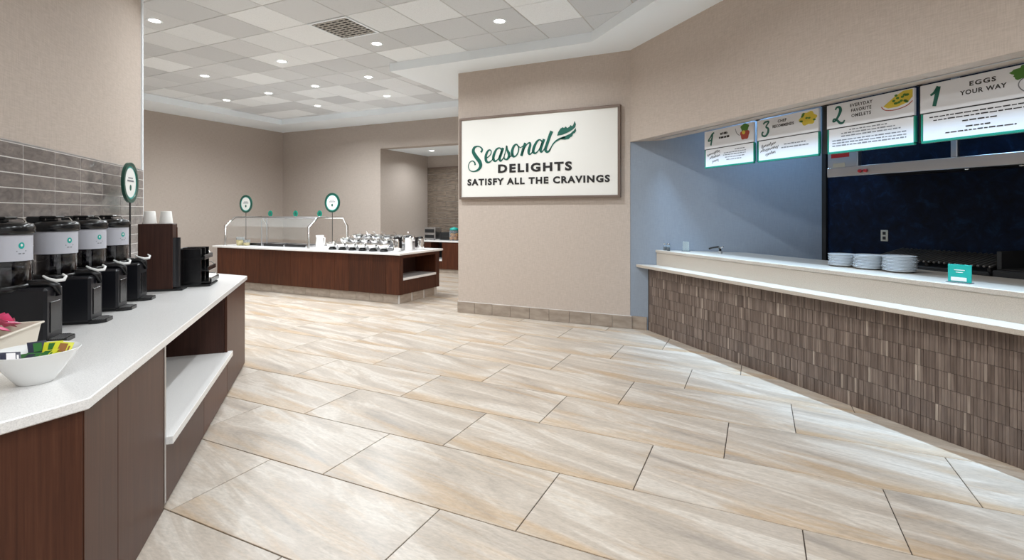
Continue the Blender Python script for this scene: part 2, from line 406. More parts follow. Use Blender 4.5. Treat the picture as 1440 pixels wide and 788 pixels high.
# ceiling: backing, soffits, lay-in tiles
ceiling = struct('ceiling', G().box(-11.6, 9, -7, 10, ZT+.03, ZT+.12), M_gridshadow)
G().box(-11.5, -4.15, 8.9, 9.83, ZS, ZT+.03).build('soffit', M_white, ceiling)
G().box(-11.5, -10.47, -7, 8.9, ZS, ZT+.03).build('soffit', M_white, ceiling)
G().prism([(-5.03, 8.9), (-5.03, 6.24), (-1.884, 6.24), to_xy(-5, 3.08), to_xy(-5, 3.72), (-1.519, 6.78), (-4.15, 6.78), (-4.15, 8.9)], ZS, ZT+.03).build('soffit', M_white, ceiling)
CP = .61; GX, GY = -4.88, 4.51
ct_me = G().box(.006, CP-.006, .006, CP-.006, 0, .018, .003).mesh('tile'); ct_me.materials.append(M_ctile)
cand = []
for i in range(-12, 12):
    for j in range(-14, 9):
        x, y = GX+i*CP, GY+j*CP
        if (i, j) == (0, 0): continue
        if x+CP < -10.47 or y > 8.9 or (x > -5.03 and y > 6.24): continue
        if min((x+y)*SQ, 9) > 3.08: continue
        cs = [(x+a*CP, y+b*CP, ZT) for a in (0, 1) for b in (0, 1)]
        vis = any(in_view(p, 30) for p in cs)
        cand.append((not vis, math.hypot(x+.3, y+.3), x, y))
cand.sort()
for k, (nv, d, x, y) in enumerate(cand):
    if nv: break
    if k < 300: obj('tile', ct_me, None, ceiling, (x, y, ZT))
rest = G()
for nv, d, x, y in cand:
    if nv: rest.box(x+.006, x+CP-.006, y+.006, y+CP-.006, ZT, ZT+.018)
ro = rest.build('tile_field', M_ctile, ceiling); ro['kind'] = 'stuff'
gb = G()                                          # grid runners between the tiles
for i in range(-10, 9): gb.box(GX+i*CP-.010, GX+i*CP+.010, -7, 8.9, ZT+.006, ZT+.03)
for j in range(-18, 8): gb.box(-10.47, 3, GY+j*CP-.010, GY+j*CP+.010, ZT+.007, ZT+.03)
gb.build('grid_runners', M_grid, ceiling)

# base tiles along the sign wall
bb = struct('baseboard_back', G().box(-4.15, -1.50, 6.762, 6.78, 0, .168), M_lightgrout)
bm_ = G().box(.002, .298, -.012, 0, .001, .166, .002).mesh('tile'); bm_.materials.append(M_basetile)
for k in range(9): obj('tile', bm_, None, bb, (-4.15+.3*k, 6.763, 0)) if k < 8 else None
G().box(.002, .26, -.012, 0, .001, .166, .002).build('tile', M_basetile, bb, (-1.75, 6.763, 0))
bk = struct('baseboard_right', G().box(-1.49, hx(3.88)-.005, 6.767, 6.785, 0, .168), M_basetile)

# coffee wall tiles
ct = struct('wall_coffee_backsplash', G().box(-5.83, -1.5, 0, .0145, .93, 1.925), M_lightgrout, at_sn(0, -1.697), RB)
TW, TH = .3695, .0848
wt_me = G().box(.003, TW-.003, -.0005, .011, .003, TH-.003, .0015).mesh('tile'); wt_me.materials.append(M_greytile)
S0 = 3.78
for c in range(-6, 6):
    for r in range(11):
        sl = S0+c*TW
        if sl < 1.7 or sl+TW > 6.1: continue
        z = 1.921-(r+1)*TH
        if z < .93: continue
        o = obj('tile', wt_me, None, ct, (-(sl+TW), .005, z))
        if sl+TW > 5.83: o.scale[0] = (5.828-sl)/TW; o.location[0] = -5.828
tr = G().box(-5.83, -1.5, -.0, .016, 1.921, 1.933, .003).build('edge_trim', M_steel, ct)

# ================================================================== LIGHTS
def light(name, parent, loc, power, color=(.93, .99, 1.03), size=.13, spread=150, shape='DISK', sy=None):
    d = bpy.data.lights.new(name, 'AREA'); d.energy = power; d.color = color; d.shape = shape; d.size = size; d.spread = R(spread)
    if sy: d.size_y = sy
    o = bpy.data.objects.new(name, d); C.objects.link(o); o.location = loc; o.parent = parent; return o
proto_trim = G().lathe([(.062, -.002), (.075, -.006), (.085, -.004), (.086, 0)], seg=28).mesh('trim_ring'); proto_trim.materials.append(M_white)
proto_lens = G().lathe([(.0001, -.0035), (.05, -.0035), (.063, -.0015)], seg=24).mesh('lens'); proto_lens.materials.append(M_lens)
def downlight(x, y, z, label, power=LAMP_W):
    t = thing('downlight', label, 'ceiling light', (x, y, z), 0, 'recessed downlights in the ceiling')
    obj('trim_ring', proto_trim, None, t); obj('lens', proto_lens, None, t)
    light('lamp', t, (0, 0, -.012), power)
    return t
DL = [(-6.40, 3.66, 'round recessed downlight nearest the coffee wall tiles'),
      (-6.42, 5.47, 'recessed downlight between the air vent and the row over the buffet'),
      (-8.25, 5.50, 'recessed downlight in a grey tile nearest the left back wall'),
      (-4.60, 5.44, 'recessed downlight beside the square air vent'),
      (-2.75, 5.42, 'recessed downlight in the tile above the large white sign'),
      (-5.86, 6.72, 'recessed downlight beside the corner of the ceiling soffit'),
      (-7.14, 6.80, 'recessed downlight second from the soffit in the row over the buffet'),
      (-8.36, 6.82, 'recessed downlight third from the soffit in the row over the buffet'),
      (-9.64, 6.88, 'recessed downlight last in the row over the buffet, by the left wall'),
      (-8.42, 8.08, 'recessed downlight above the corner of the two back walls'),
      (-6.50, 7.98, 'recessed downlight nearest the alcove header')]
for x, y, lb in DL: downlight(x, y, ZT, lb, LAMP_W*(.75 if x < -8.2 and y < 7.5 else 1.9 if y > 7.5 else 1.08))
for x, y in ((-4.57, 3.6), (-2.75, 3.6), (-.92, 3.6), (-6.4, 1.83), (-4.57, 1.83), (-.92, 1.83), (.9, 1.83), (-.31, .6), (.9, 0), (2.7, 0), (.9, -1.83), (2.7, -1.83), (4.5, -1.83), (2.7, -3.66), (.9, -3.66), (4.5, -3.66), (-8.25, 3.66), (-9.6, 3.66)):
    downlight(x, y, ZT, 'recessed downlight of the ceiling grid above and behind the viewer', LAMP_W*.8)
downlight(-7.35, 10.75, 3.06, 'recessed downlight inside the back alcove', LAMP_W*.7)
# kitchen: strip lamps hung above the menu boards
for s_, lb, pw in ((4.45, 'cool white strip light over the end of the cooking counter', 1.0), (2.6, 'cool white strip light over the plates and griddle', .6)):
    t = thing('strip_light', lb, 'strip light', at_sn(s_, 4.62, 2.925), RB)
    G().box(-.45, .45, -.06, .06, -.03, .02, .008).build('housing', M_white, t)
    G().box(-.43, .43, -.045, .045, -.045, -.028, .008).build('diffuser', M_tube, t)
    light('lamp', t, (0, 0, -.06), KITCHEN_W*pw, (.25, .58, 1), .85, 170, 'RECTANGLE', .09)

# cool LED strip fixed to the underside of the header, in front of the menu boards
t = thing('led_strip', 'slim cool white LED strip under the header in front of the menu boards', 'strip light', at_sn(3.35, 3.87, 2.449), RB)
G().box(-2.2, 2.2, -.008, .008, -.006, 0, .002).build('channel', M_steel, t)
light('lamp', t, (0, 0, -.012), LED_W, (.50, .74, 1), 4.3, 50, 'RECTANGLE', .02)

# square ceiling vent
v = thing('ceiling_vent', 'square metal air vent set in the tile ceiling', 'vent', (GX+CP/2, GY+CP/2, ZT))
G().box(-.3, .3, -.3, .3, .004, .02).build('backing', M_blackmatte, v)
fr = G()
for a in (-1, 1): fr.box(-.3, .3, a*.285-.015, a*.285+.015, -.006, .006); fr.box(a*.285-.015, a*.285+.015, -.27, .27, -.006, .006)
fr.build('frame', M_white, v)
for k in range(9):
    b = -.24+.06*k
    G().box(-.27, .27, b-.009, b+.009, -.004, .006).build('slat', M_grid, v)
for k in range(5):
    b = -.2+.1*k
    G().box(b-.006, b+.006, -.27, .27, -.007, .003).build('slat', M_grid, v)

# ================================================================== COFFEE COUNTER
ZL = .89
NW = -1.69
top = [(-2.08, .955), (-4.60, 3.545), (-5.38, 3.545), (-5.36, 2.96), to_xy(5.78, NW), (-2.08, NW*math.sqrt(2)+2.08)]
c_f = -.78; top[0] = (-2.08, c_f*math.sqrt(2)+2.08); top[1] = (c_f*math.sqrt(2)-3.53, 3.53); top[2] = (-5.36, 3.53)
def slab(pts, z0, z1, ch=.004):
    g = G(); n = len(pts); ar = sum(pts[i][0]*pts[(i+1) % n][1]-pts[(i+1) % n][0]*pts[i][1] for i in range(n))
    if ar < 0: pts = pts[::-1]
    def inset(d):
        out = []
        for i in range(n):
            p, a, b = Vector(pts[i]), Vector(pts[i-1]), Vector(pts[(i+1) % n])
            e1, e2 = (p-a).normalized(), (b-p).normalized(); n1, n2 = Vector((-e1.y, e1.x)), Vector((-e2.y, e2.x))
            k = d/max(.2, 1+n1.dot(n2)); out.append(p+(n1+n2)*k)
        return out
    I = inset(ch); v = []
    for z, P in ((z0, I), (z0+ch, [Vector(p) for p in pts]), (z1-ch, [Vector(p) for p in pts]), (z1, I)): v += [(p.x, p.y, z) for p in P]
    f = [tuple(range(n))[::-1], tuple(range(3*n, 4*n))]
    for j in range(3): f += [(j*n+i, j*n+(i+1) % n, (j+1)*n+(i+1) % n, (j+1)*n+i) for i in range(n)]
    return g.add(v, f)
wt = slab(top, ZL-.04, ZL).build('coffee_worktop', M_quartz)
tag(wt, 'long white quartz worktop with cut corners carrying the coffee dispensers', 'worktop')
cab = thing('coffee_cabinet', 'dark walnut base cabinet with an open niche under the coffee worktop', 'cabinet')
FN = -.80; zc = ZL-.041
# front face runs in s at n = FN. niche from s 3.10 to 4.80
sA = (2.08-.02) ; x_end = -2.10
s0 = FN+2.10*math.sqrt(2)          # s of the front corner, x = -2.10
s1 = (3.51)*math.sqrt(2)-FN         # s of the far corner, y = 3.51
def front(sa, sb, z0, z1, name, th=.02, m=M_wood, nn=FN, gap=.0018):
    return G().box(-(sb-gap), -(sa+gap), -th, 0, z0, z1, .0015).build(name, m, cab, at_sn(0, nn), RB)
G().prism([(x_end-.02, FN*math.sqrt(2)-x_end-.03), to_xy(3.09, FN-.021), to_xy(3.09, NW), (x_end-.02, NW*math.sqrt(2)-x_end)], .0, zc).build('carcass', M_cupwood, cab)
G().prism([to_xy(4.81, FN-.021), to_xy(s1-.02, FN-.021), (-5.32, 3.49), (-5.32, 2.95), to_xy(5.75, NW), to_xy(4.81, NW)], .0, zc).build('carcass', M_cupwood, cab)
G().prism([to_xy(3.09, -1.35), to_xy(4.81, -1.35), to_xy(4.81, -1.38), to_xy(3.09, -1.38)], .0, zc).build('niche_back', M_cupwood, cab)
front(s0+.004, 2.477, 0.004, zc, 'front_panel'); front(2.477, 3.085, .004, zc, 'front_panel')
front(4.815, s1, .02, zc, 'front_panel')
G().box(-3.108, -3.086, -.55, .004, .03, zc, .002).build('niche_frame', M_steel, cab, at_sn(0, FN), RB)
G().box(-4.81, -3.108, -.02, .002, zc-.012, zc, .001).build('niche_frame', M_steel, cab, at_sn(0, FN), RB)
G().box(-4.86, -3.11, -.55, .035, .325, .368, .003).build('shelf', M_quartz, cab, at_sn(0, FN), RB, label='white quartz shelf')
front(3.11, 3.98, .02, .322, 'lower_panel'); front(3.98, 4.812, .02, .322, 'lower_panel')
G().box(-4.81, -3.1, -.5, -.03, .0, .32).build('lower_carcass', M_cupwood, cab, at_sn(0, FN), RB)
# end panel, cut at 45 degrees, facing +x
yE = FN*math.sqrt(2)+2.10
G().box(-.02, 0, NW*math.sqrt(2)+2.10+.05, yE-.002, .004, zc, .0015).build('end_panel', M_wood, cab, (x_end, 0, 0))
G().box(-5.32, FN*math.sqrt(2)-3.51-.003, -.02, 0, .02, zc, .0015).build('end_panel', M_wood, cab, (0, 3.51, 0))

# ------------------------------------------------------------------ coffee dispensers
def make_urn():
    t = thing('coffee_dispenser', '', 'dispenser', (0, 0, 0), RC)
    ped = G().box(-.085, .085, -.19, .115, .012, .272, .012).build('pedestal', M_navybox, t)
    G().box(-.05, .05, -.194, -.189, .05, .2, .002).build('recess_panel', M_black, ped)
    G().lathe([(.0001, .256), (.1, .256), (.104, .262), (.104, .285), (.098, .292), (.0001, .292)], seg=28).build('collar', M_black, t)
    G().lathe([(.094, .288), (.094, .535)], seg=32).lathe([(.0905, .535), (.0905, .288)], seg=32).build('glass_cylinder', M_glass, t)
    G().lathe([(.0001, .293), (.086, .293), (.086, .44), (.0001, .44)], seg=28).build('coffee_fill', M_coffee, t)
    lab = G().lathe([(.0955, .405), (.0955, .531)], seg=36, a0=R(-250), a1=R(60)).build('label_band', M_labelgrey, t)
    # printed mark on the label: teal drop in a ring and two short lines, wrapped on the cylinder
    def wrap(g, name, m, r, ac):
        vs = [(r*math.cos(ac+x/r), r*math.sin(ac+x/r), z) for x, y, z in g.v]; return G().add(vs, g.f).build(name, m, lab)
    g = G().disc(0, .479, .013, .016, seg=14); wrap(g, 'printed_mark', M_teal, .0962, R(-122))
    g = G().disc(0, .481, .005, .007, seg=10); wrap(g, 'printed_mark', M_paper, .0967, R(-122))
    g = G().rect(-.021, .021, .450, .455).rect(-.013, .013, .438, .443); wrap(g, 'printed_lines', M_greyink, .0962, R(-122))
    G().lathe([(.0001, .53), (.1, .53), (.106, .536), (.106, .565), (.098, .582), (.06, .592), (.0001, .594)], seg=28).build('lid', M_black, t)
    G().box(-.03, .03, .06, .13, .57, .615, .008).build('hinge', M_blackmatte, t)
    G().box(-.055, .055, -.02, .06, .604, .618, .005).box(-.02, .02, .0, .04, .59, .606).build('lid_handle', M_black, t)
    G().tube([(.07, -.05, .58), (.075, -.03, .607), (.07, .03, .612)], .004, 6).build('lid_clip', M_chrome, t)
    G().tube([(0, -.09, .285), (0, -.17, .285), (0, -.196, .272), (0, -.204, .225)], [.022, .022, .02, .012], 12).build('spigot', M_black, t)
    h = G().tube([(.02, -.135, .322), (-.005, -.165, .310), (-.012, -.20, .300), (.004, -.225, .302), (.03, -.222, .316), (.042, -.205, .326)], [.005, .007, .008, .008, .007, .005], 8).build('spigot_handle', M_porc, t, label='white lever of the tap')
    G().box(-.07, .07, -.18, .11, 0, .014, .004).build('foot', M_black, t)
    tr = G().prism([(-.08, -.18), (.08, -.18), (.08, -.22), (.045, -.255), (-.045, -.255), (-.08, -.22)], 0, .02).build('drip_tray', M_black, t)
    g = G()
    for k in range(7): g.box(-.055, .055, -.245+.009*k, -.242+.009*k, .0195, .0225)
    g.build('drip_grate', M_steel, tr)
    return t
urn = make_urn(); URN = [(3.17, 'clear coffee dispenser nearest the bowl of packets'), (3.655, 'second coffee dispenser from the bowl of packets'),
                         (4.06, 'third coffee dispenser from the bowl of packets'), (4.46, 'fourth coffee dispenser, beside the cup box')]
for k, (s_, lb) in enumerate(URN):
    lb += ', black lid and grey label'
    if k == 0: urn.location = at_sn(s_, -1.475, ZL); urn['label'] = lb; urn['group'] = 'coffee dispensers in a row'
    else: dup(urn, at_sn(s_, -1.475, ZL), RC, lb, 'coffee dispensers in a row')

def round_sign(name, label, loc, rz, zc, rad, base_r=.07, group='round signs on poles', pole_r=.006):
    t = thing(name, label, 'sign', loc, rz, group)
    G().lathe([(.0001, 0), (base_r, 0), (base_r, .006), (base_r*.3, .012), (.0001, .012)], seg=20).build('base', M_blackmatte, t)
    G().cyl(0, 0, .01, zc-rad*.9, pole_r, 10).build('pole', M_blackmatte, t)
    N_ = 40; v = []; f = []                             # rim: ring standing upright, facing -y
    pr = [(rad, -.011), (rad, .011), (rad*.83, .011), (rad*.80, -.004), (rad*.83, -.011)]
    for i in range(N_):
        a = 2*math.pi*i/N_
        for r_, y_ in pr: v.append((r_*math.cos(a), y_, zc+r_*math.sin(a)))
    m_ = len(pr)
    for i in range(N_):
        for k in range(m_): f.append((i*m_+k, i*m_+(k+1) % m_, ((i+1) % N_)*m_+(k+1) % m_, ((i+1) % N_)*m_+k))
    G().add(v, f).build('rim', M_greenrim, t)
    face = G().disc(0, zc, rad*.84, y=.004, t=.008, seg=36).build('face', M_paper, t)
    G().rect(-rad*.42, rad*.42, zc+rad*.05, zc+rad*.13, -.004, .0012).rect(-rad*.3, rad*.3, zc+rad*.2, zc+rad*.26, -.004, .0012).build('printed_lines', M_greyink, face)
    G().disc(0, zc-rad*.25, rad*.12, rad*.15, -.004, .0012, 12).build('printed_mark', M_green, face)
    ring = G()
    for i in range(N_):
        a, b = 2*math.pi*i/N_, 2*math.pi*(i+1)/N_
        q = [(rad*k*math.cos(x), zc+rad*k*math.sin(x)) for k, x in ((.74, a), (.80, a), (.80, b), (.74, b))]; ring.plate(q, -.004, .0008)
    ring.build('printed_ring', M_teal, face)
    return t
round_sign('round_counter_sign', 'round white sign with dark green rim on a pole behind the coffee dispensers', at_sn(5.12, -1.57, ZL), RC, 1.775-ZL, .168)

# box of cups and the two stacks of cups on it
cb_ = thing('cup_dispenser', 'tall dark walnut cup dispenser box with a steel-edged slot', 'cup dispenser', at_sn(4.93, -1.32, ZL), RC)
H_ = .545
G().box(-.068, .068, -.12, .12, 0, H_, .004).build('body', M_cupwood, cb_)
G().box(-.075, .075, -.19, .125, 0, .016, .003).build('base_tray', M_blackmatte, cb_)
G().lathe([(.044, .03), (.044, .43)], -.02, -.12, 16, a0=R(180), a1=R(360)).build('tube', M_navybox, cb_)
G().box(.026, .032, -.126, -.119, .03, .3, .002).build('edge_strip', M_steel, cb_)
G().box(.036, .066, -.124, -.119, .02, H_-.03, .002).build('front_panel', M_wood_red, cb_)
for k in (-1, 1):
    cp = thing('paper_cup', 'white paper cup upside down on the box, %s' % ('beside the round sign' if k < 0 else 'on the side away from the round sign'), 'cup', at_sn(4.93, -1.32+k*.057, ZL+H_), RC, 'paper cups on the cup dispenser')
    g = G().lathe([(.048, 0), (.049, .003), (.048, .006), (.038, .1), (.036, .102), (.033, .099), (.0001, .098)], seg=24); g.build('body', M_cup, cp)
    G().lathe([(.0485, .0), (.0505, .004), (.0485, .008)], seg=24).build('rim', M_cup, cp)
# black tiered lid organiser
og = thing('lid_organiser', 'black three-tier lid organiser at the far end of the coffee counter', 'organiser', at_sn(5.22, -1.10, ZL), RC)
G().box(-.16, .16, .11, .125, .0, .325, .004).build('back_panel', M_blackmatte, og)
G().box(-.165, .165, -.13, .125, 0, .018, .005).build('base', M_blackmatte, og)
for k in (-1, 0, 1): G().prism([(k*.153-.006, .11), (k*.153+.006, .11), (k*.153+.006, -.06), (k*.153-.006, -.06)], .018, .325).build('side_panel', M_black, og)
for j in range(3):
    z = .03+.1*j; yf = -.13+.025*j
    tr = G().box(-.16, .16, yf, .11, z, z+.012, .004).build('tray', M_black, og)
    G().box(-.16, .16, yf-.01, yf+.004, z, z+.04, .004).build('tray_lip', M_black, tr)
    for i in (-1, 1):
        for q in range(3): G().lathe([(.0001, z+.012+.012*q), (.055, z+.012+.012*q), (.058, z+.016+.012*q), (.05, z+.023+.012*q), (.0001, z+.024+.012*q)], i*.077, .01, 18).build('lid', M_black, tr)
    G().tube([(.162, yf, z+.035), (.168, yf+.03, z+.055), (.168, .05, z+.06)], .004, 6).build('wire_rail', M_chrome, og)

# bowl of packets
def packet(name, label, m, loc, rx, ry, rz, sx=.074, sy=.056, m2=None, group=None):
    g = G(); nx, ny = 6, 5; v = []; f = []
    for s_ in (1, -1):
        for j in range(ny):
            for i in range(nx):
                x = (i/(nx-1)-.5)*sx; y = (j/(ny-1)-.5)*sy; e = min(i, nx-1-i, 1)*min(j, ny-1-j, 1)
                v.append((x, y, s_*(.0006+.0045*e*(1+.3*math.sin(i*2.1+j)))))
    for k in (0, 1):
        for j in range(ny-1):
            for i in range(nx-1):
                a = k*nx*ny+j*nx+i; q = (a, a+1, a+nx+1, a+nx); f.append(q if k == 0 else q[::-1])
    g.add(v, f, True)
    rim = [j*nx for j in range(ny)]
    t = g.build(name, m); t.location = loc; t.rotation_euler = (rx, ry, rz); tag(t, label, 'packet', group)
    if m2:
        p = G().box(-sx*.3, sx*.3, -sy*.22, sy*.22, .0045, .0066).box(-sx*.2, sx*.15, -sy*.38, -sy*.28, .0035, .0055).build('printed_panel', m2, t)
    return t
bx, by, _ = at_sn(2.43, -1.045)
bw = thing('packet_bowl', 'white porcelain bowl of tea packets on the near end of the coffee counter', 'bowl', (bx, by, ZL), RC)
wob = lambda a: 1+.012*math.cos(4*a)
G().lathe([(.0001, .0), (.052, .0), (.056, .004), (.075, .03), (.105, .075), (.133, .118), (.136, .121), (.133, .122), (.1, .08), (.07, .036), (.04, .02), (.0001, .018)], seg=40, wob=wob).build('body', M_porc, bw)
pk = [('navy_tea_packet', 'dark navy printed tea packet lying nearest the coffee cabinet edge of the bowl', M_packnavy, -.025, .062, .098, (.15, -.42, .45), M_packwhite),
      ('navy_tea_packet', 'dark navy tea packet tucked under the printed navy one', M_packnavy, .02, .075, .092, (.1, -.3, .9), None),
      ('green_tea_packet', 'green striped tea packet in the middle of the bowl', M_packgreen, -.04, .004, .092, (.0, -.42, -.25), M_packnavy),
      ('green_tea_packet', 'dark green tea packet under the striped green one', M_packgreen, -.005, .02, .088, (.0, -.3, .4), None),
      ('navy_tea_packet', 'dark navy tea packet leaning on the far inside of the bowl', M_packnavy, .045, .012, .112, (.0, -.62, .5), M_packgreen),
      ('yellow_tea_packet', 'lime yellow tea packet on top in the bowl', M_packyellow, .03, -.04, .112, (.0, -.55, .25), M_packgreen),
      ('yellow_tea_packet', 'lime yellow tea packet low beside the green packet', M_packyellow, -.03, -.042, .098, (-.1, -.4, -.2), M_packgreen),
      ('brown_tea_packet', 'yellow and brown tea packet against the rim of the bowl', M_packyellow, .012, -.078, .112, (.25, -.5, .1), M_packbrown)]
def loc_c(px, py, dx, dy, z):   # offset in the coffee counter frame
    c, s = math.cos(RC), math.sin(RC); return (px+dx*c-dy*s, py+dx*s+dy*c, z)
for nm, lb, mm, dx, dy, dz, rot, m2 in pk: packet(nm, lb, mm, loc_c(bx, by, dx, dy, ZL+dz+.004), rot[0], rot[1], RC+rot[2], m2=m2, group='tea packets in the white bowl')
# cream tub of pink packets
tx, ty, _ = at_sn(2.71, -1.30)
tb = thing('packet_tub', 'cream rectangular tub of pink packets behind the white bowl', 'tub', (tx, ty, ZL), RC)
def frustum_shell(g, a, b, h, k, t):
    v = []
    for z, e in ((0, 0), (h, k)): v += [(-a-e, -b-e, z), (a+e, -b-e, z), (a+e, b+e, z), (-a-e, b+e, z)]
    for z, e in ((h, k-t), (t, -t)): v += [(-a-e, -b-e, z), (a+e, -b-e, z), (a+e, b+e, z), (-a-e, b+e, z)]
    f = [(3, 2, 1, 0)]
    for j in range(3): f += [(j*4+i, j*4+(i+1) % 4, (j+1)*4+(i+1) % 4, (j+1)*4+i) for i in range(4)]
    f.append((12, 13, 14, 15)); return g.add(v, f)
frustum_shell(G(), .135, .07, .15, .02, .006).build('body', M_cream, tb)
g = G()
for a in (-1, 1): g.box(-.165, .165, a*.092-.006, a*.092+.006, .146, .154, .002); g.box(a*.157-.006, a*.157+.006, -.09, .09, .146, .154, .002)
g.build('rim', M_cream, tb)
random.seed(5)
for k in range(14):
    dx = -.12+.018*k; dy = random.uniform(-.045, .045); m_ = M_packwhite if k in (1, 4, 7) else M_packpink
    packet('white_packet' if m_ is M_packwhite else 'pink_packet', 'white sweetener packet among the pink ones in the cream tub' if m_ is M_packwhite else 'pink sweetener packet in the cream tub', m_,
           loc_c(tx, ty, dx, dy, ZL+.165+random.uniform(0, .02)), random.uniform(-.5, .5), random.uniform(.2, 1.0), RC+random.uniform(-.4, .4), .065, .045,
           m2=None if m_ is M_packwhite else M_packwhite if k % 3 == 0 else None, group='sweetener packets in the cream tub')

# ================================================================== SIGN ON THE WALL
SX0, SX1, SZ0, SZ1 = -4.10, -1.636, 1.722, 2.95
sg = thing('wall_sign_board', 'large white framed sign reading Seasonal Delights Satisfy All The Cravings', 'sign', (0, 6.78, 0))
G().box(SX0+.03, SX1-.03, -.045, -.0, SZ0+.03, SZ1-.03).build('panel', M_signface, sg)
for nm_, b in (('a', (SX0, SX1, SZ1-.035, SZ1)), ('b', (SX0, SX1, SZ0, SZ0+.035)), ('c', (SX0, SX0+.035, SZ0+.035, SZ1-.035)), ('d', (SX1-.035, SX1, SZ0+.035, SZ1-.035))):
    G().box(b[0], b[1], -.06, 0, b[2], b[3], .003).build('frame_bar', M_bronze, sg)
# pixel of the lettering study -> point of the sign's plane
_c, _s = math.cos(YAW), math.sin(YAW)
def sp(px, py, Y=6.735):
    u = (px-720)/725.5; d = (u*_c-_s, u*_s+_c); t = Y/d[1]; return (d[0]*t, EYE+(298.4-py)/725.5*t)
def z8(x, y): return sp(640+x/8, 165+y/8)
def widths(ws): return [k*.00172 for k in ws]
SEAS = [  # (points, widths) of each brush stroke
 ([(292,395),(306,365),(285,336),(250,328),(216,345),(206,390),(236,445),(276,500),(288,548),(262,590),(215,610),(170,600),(150,558),(163,512),(196,492),(222,512),(226,540)],
  [18,16,10,10,22,30,34,34,30,20,10,7,7,7,8,12,14]),
 ([(350,462),(392,430),(408,390),(392,368),(364,388),(346,440),(350,490),(376,508),(410,488),(440,452)], [8,8,8,10,18,24,24,14,8,7]),
 ([(522,362),(500,345),(466,362),(438,420),(432,468),(450,494),(482,474),(510,430),(530,372)], [12,10,16,24,24,16,8,8,10]),
 ([(540,345),(518,410),(502,462),(512,492),(536,470),(556,440)], [22,24,24,16,8,7]),
 ([(548,452),(570,380),(580,322),(586,362),(606,410),(606,446),(584,474),(556,468),(552,452)], [7,8,12,16,26,24,14,12,12]),
 ([(606,446),(634,436),(652,410)], [8,7,7]),
 ([(712,330),(690,305),(660,330),(642,390),(652,436),(680,438),(706,404),(716,356),(712,326),(736,342),(764,322)], [10,12,20,26,22,12,10,12,10,7,7]),
 ([(790,288),(770,350),(746,436)], [20,24,24]),
 ([(752,420),(780,350),(812,302),(840,288),(846,316),(830,370),(830,408),(850,414),(882,376)], [8,8,8,14,20,24,20,10,7]),
 ([(978,272),(952,253),(918,278),(888,340),(880,386),(900,406),(932,382),(962,330),(982,276)], [12,10,18,24,24,14,8,8,10]),
 ([(1002,246),(978,310),(962,362),(970,390),(994,372),(1018,332)], [22,24,24,16,8,7]),
 ([(1088,156),(1066,210),(1036,300),(1018,360),(1030,388),(1056,382),(1078,346)], [28,26,24,24,20,14,10]),
 ([(1066,372),(1090,322),(1126,276),(1180,242),(1240,222)], [8,9,12,16,14])]
g = G()
for pts, ws in SEAS: g.stroke([z8(*p) for p in pts], widths(ws), -.046, .004)
g.build('script_lettering', M_green, sg, label='dark green script word')
g = G()
g.plate([z8(*p) for p in [(1148,208),(1160,168),(1186,128),(1212,112),(1226,122),(1246,104),(1262,122),(1286,108),(1300,88),(1316,102),(1330,86),(1345,42),(1360,78),(1352,112),(1318,142),(1268,172),(1206,198)]], -.046, .004)
g.plate([z8(*p) for p in [(1180,240),(1236,214),(1296,184),(1340,146),(1356,122),(1362,152),(1346,178),(1328,186),(1318,214),(1296,226),(1280,244),(1236,252),(1196,250)]], -.046, .004)
g.build('leaf_emblem', M_green, sg)
def fit_text(g, s, a, b, capA, y, bold=.045, t=.004, space=1.25):
    text_mesh(g, s, (a[0]+b[0])/2, (a[1]+b[1])/2, capA, width=b[0]-a[0], y=y, t=t, bold=bold, space=space)
g = G()
a, b = z8(484, 616), z8(1316, 598); ca = z8(484, 524)[1]-a[1]
fit_text(g, 'DELIGHTS', a, b, ca*.98, -.046)
z5 = lambda x, y: sp(640+x/5.252, 140+y/5.252)
a, b = z5(92, 632), z5(1144, 609); ca = z5(92, 586)[1]-a[1]
fit_text(g, 'SATISFY ALL THE CRAVINGS', a, b, ca*.98, -.046, space=1.2)
g.build('lettering', M_ink, sg, label='black capital lettering')

# ================================================================== ISLAND BUFFET
IX0, IX1, IY0, IY1, IZ = -9.96, -5.36, 6.90, 8.08, .85
tag(slab([(IX0-.06, IY0-.06), (IX1+.05, IY0-.06), (IX1+.05, IY1+.05), (IX0-.06, IY1+.05)], IZ-.035, IZ).build('buffet_worktop', M_quartz), 'white quartz worktop of the far buffet island', 'worktop')
isl = thing('buffet_island', 'long red walnut buffet island on a tiled plinth with an open end shelf', 'cabinet', (0, 0, 0))
zt_ = IZ-.036
G().box(IX0+.02, IX1-.45, IY0+.021, IY1-.02, .15, zt_).build('carcass', M_cupwood, isl)
cuts = [IX0, -9.11, -8.72, -8.22, -7.88, -7.31, -6.79, -6.46, -5.92, -5.64, IX1]
for x0, x1 in zip(cuts[:-1], cuts[1:]): G().box(x0+.002, x1-.002, IY0, IY0+.02, .15, zt_, .0015).build('front_panel', M_wood_red, isl)
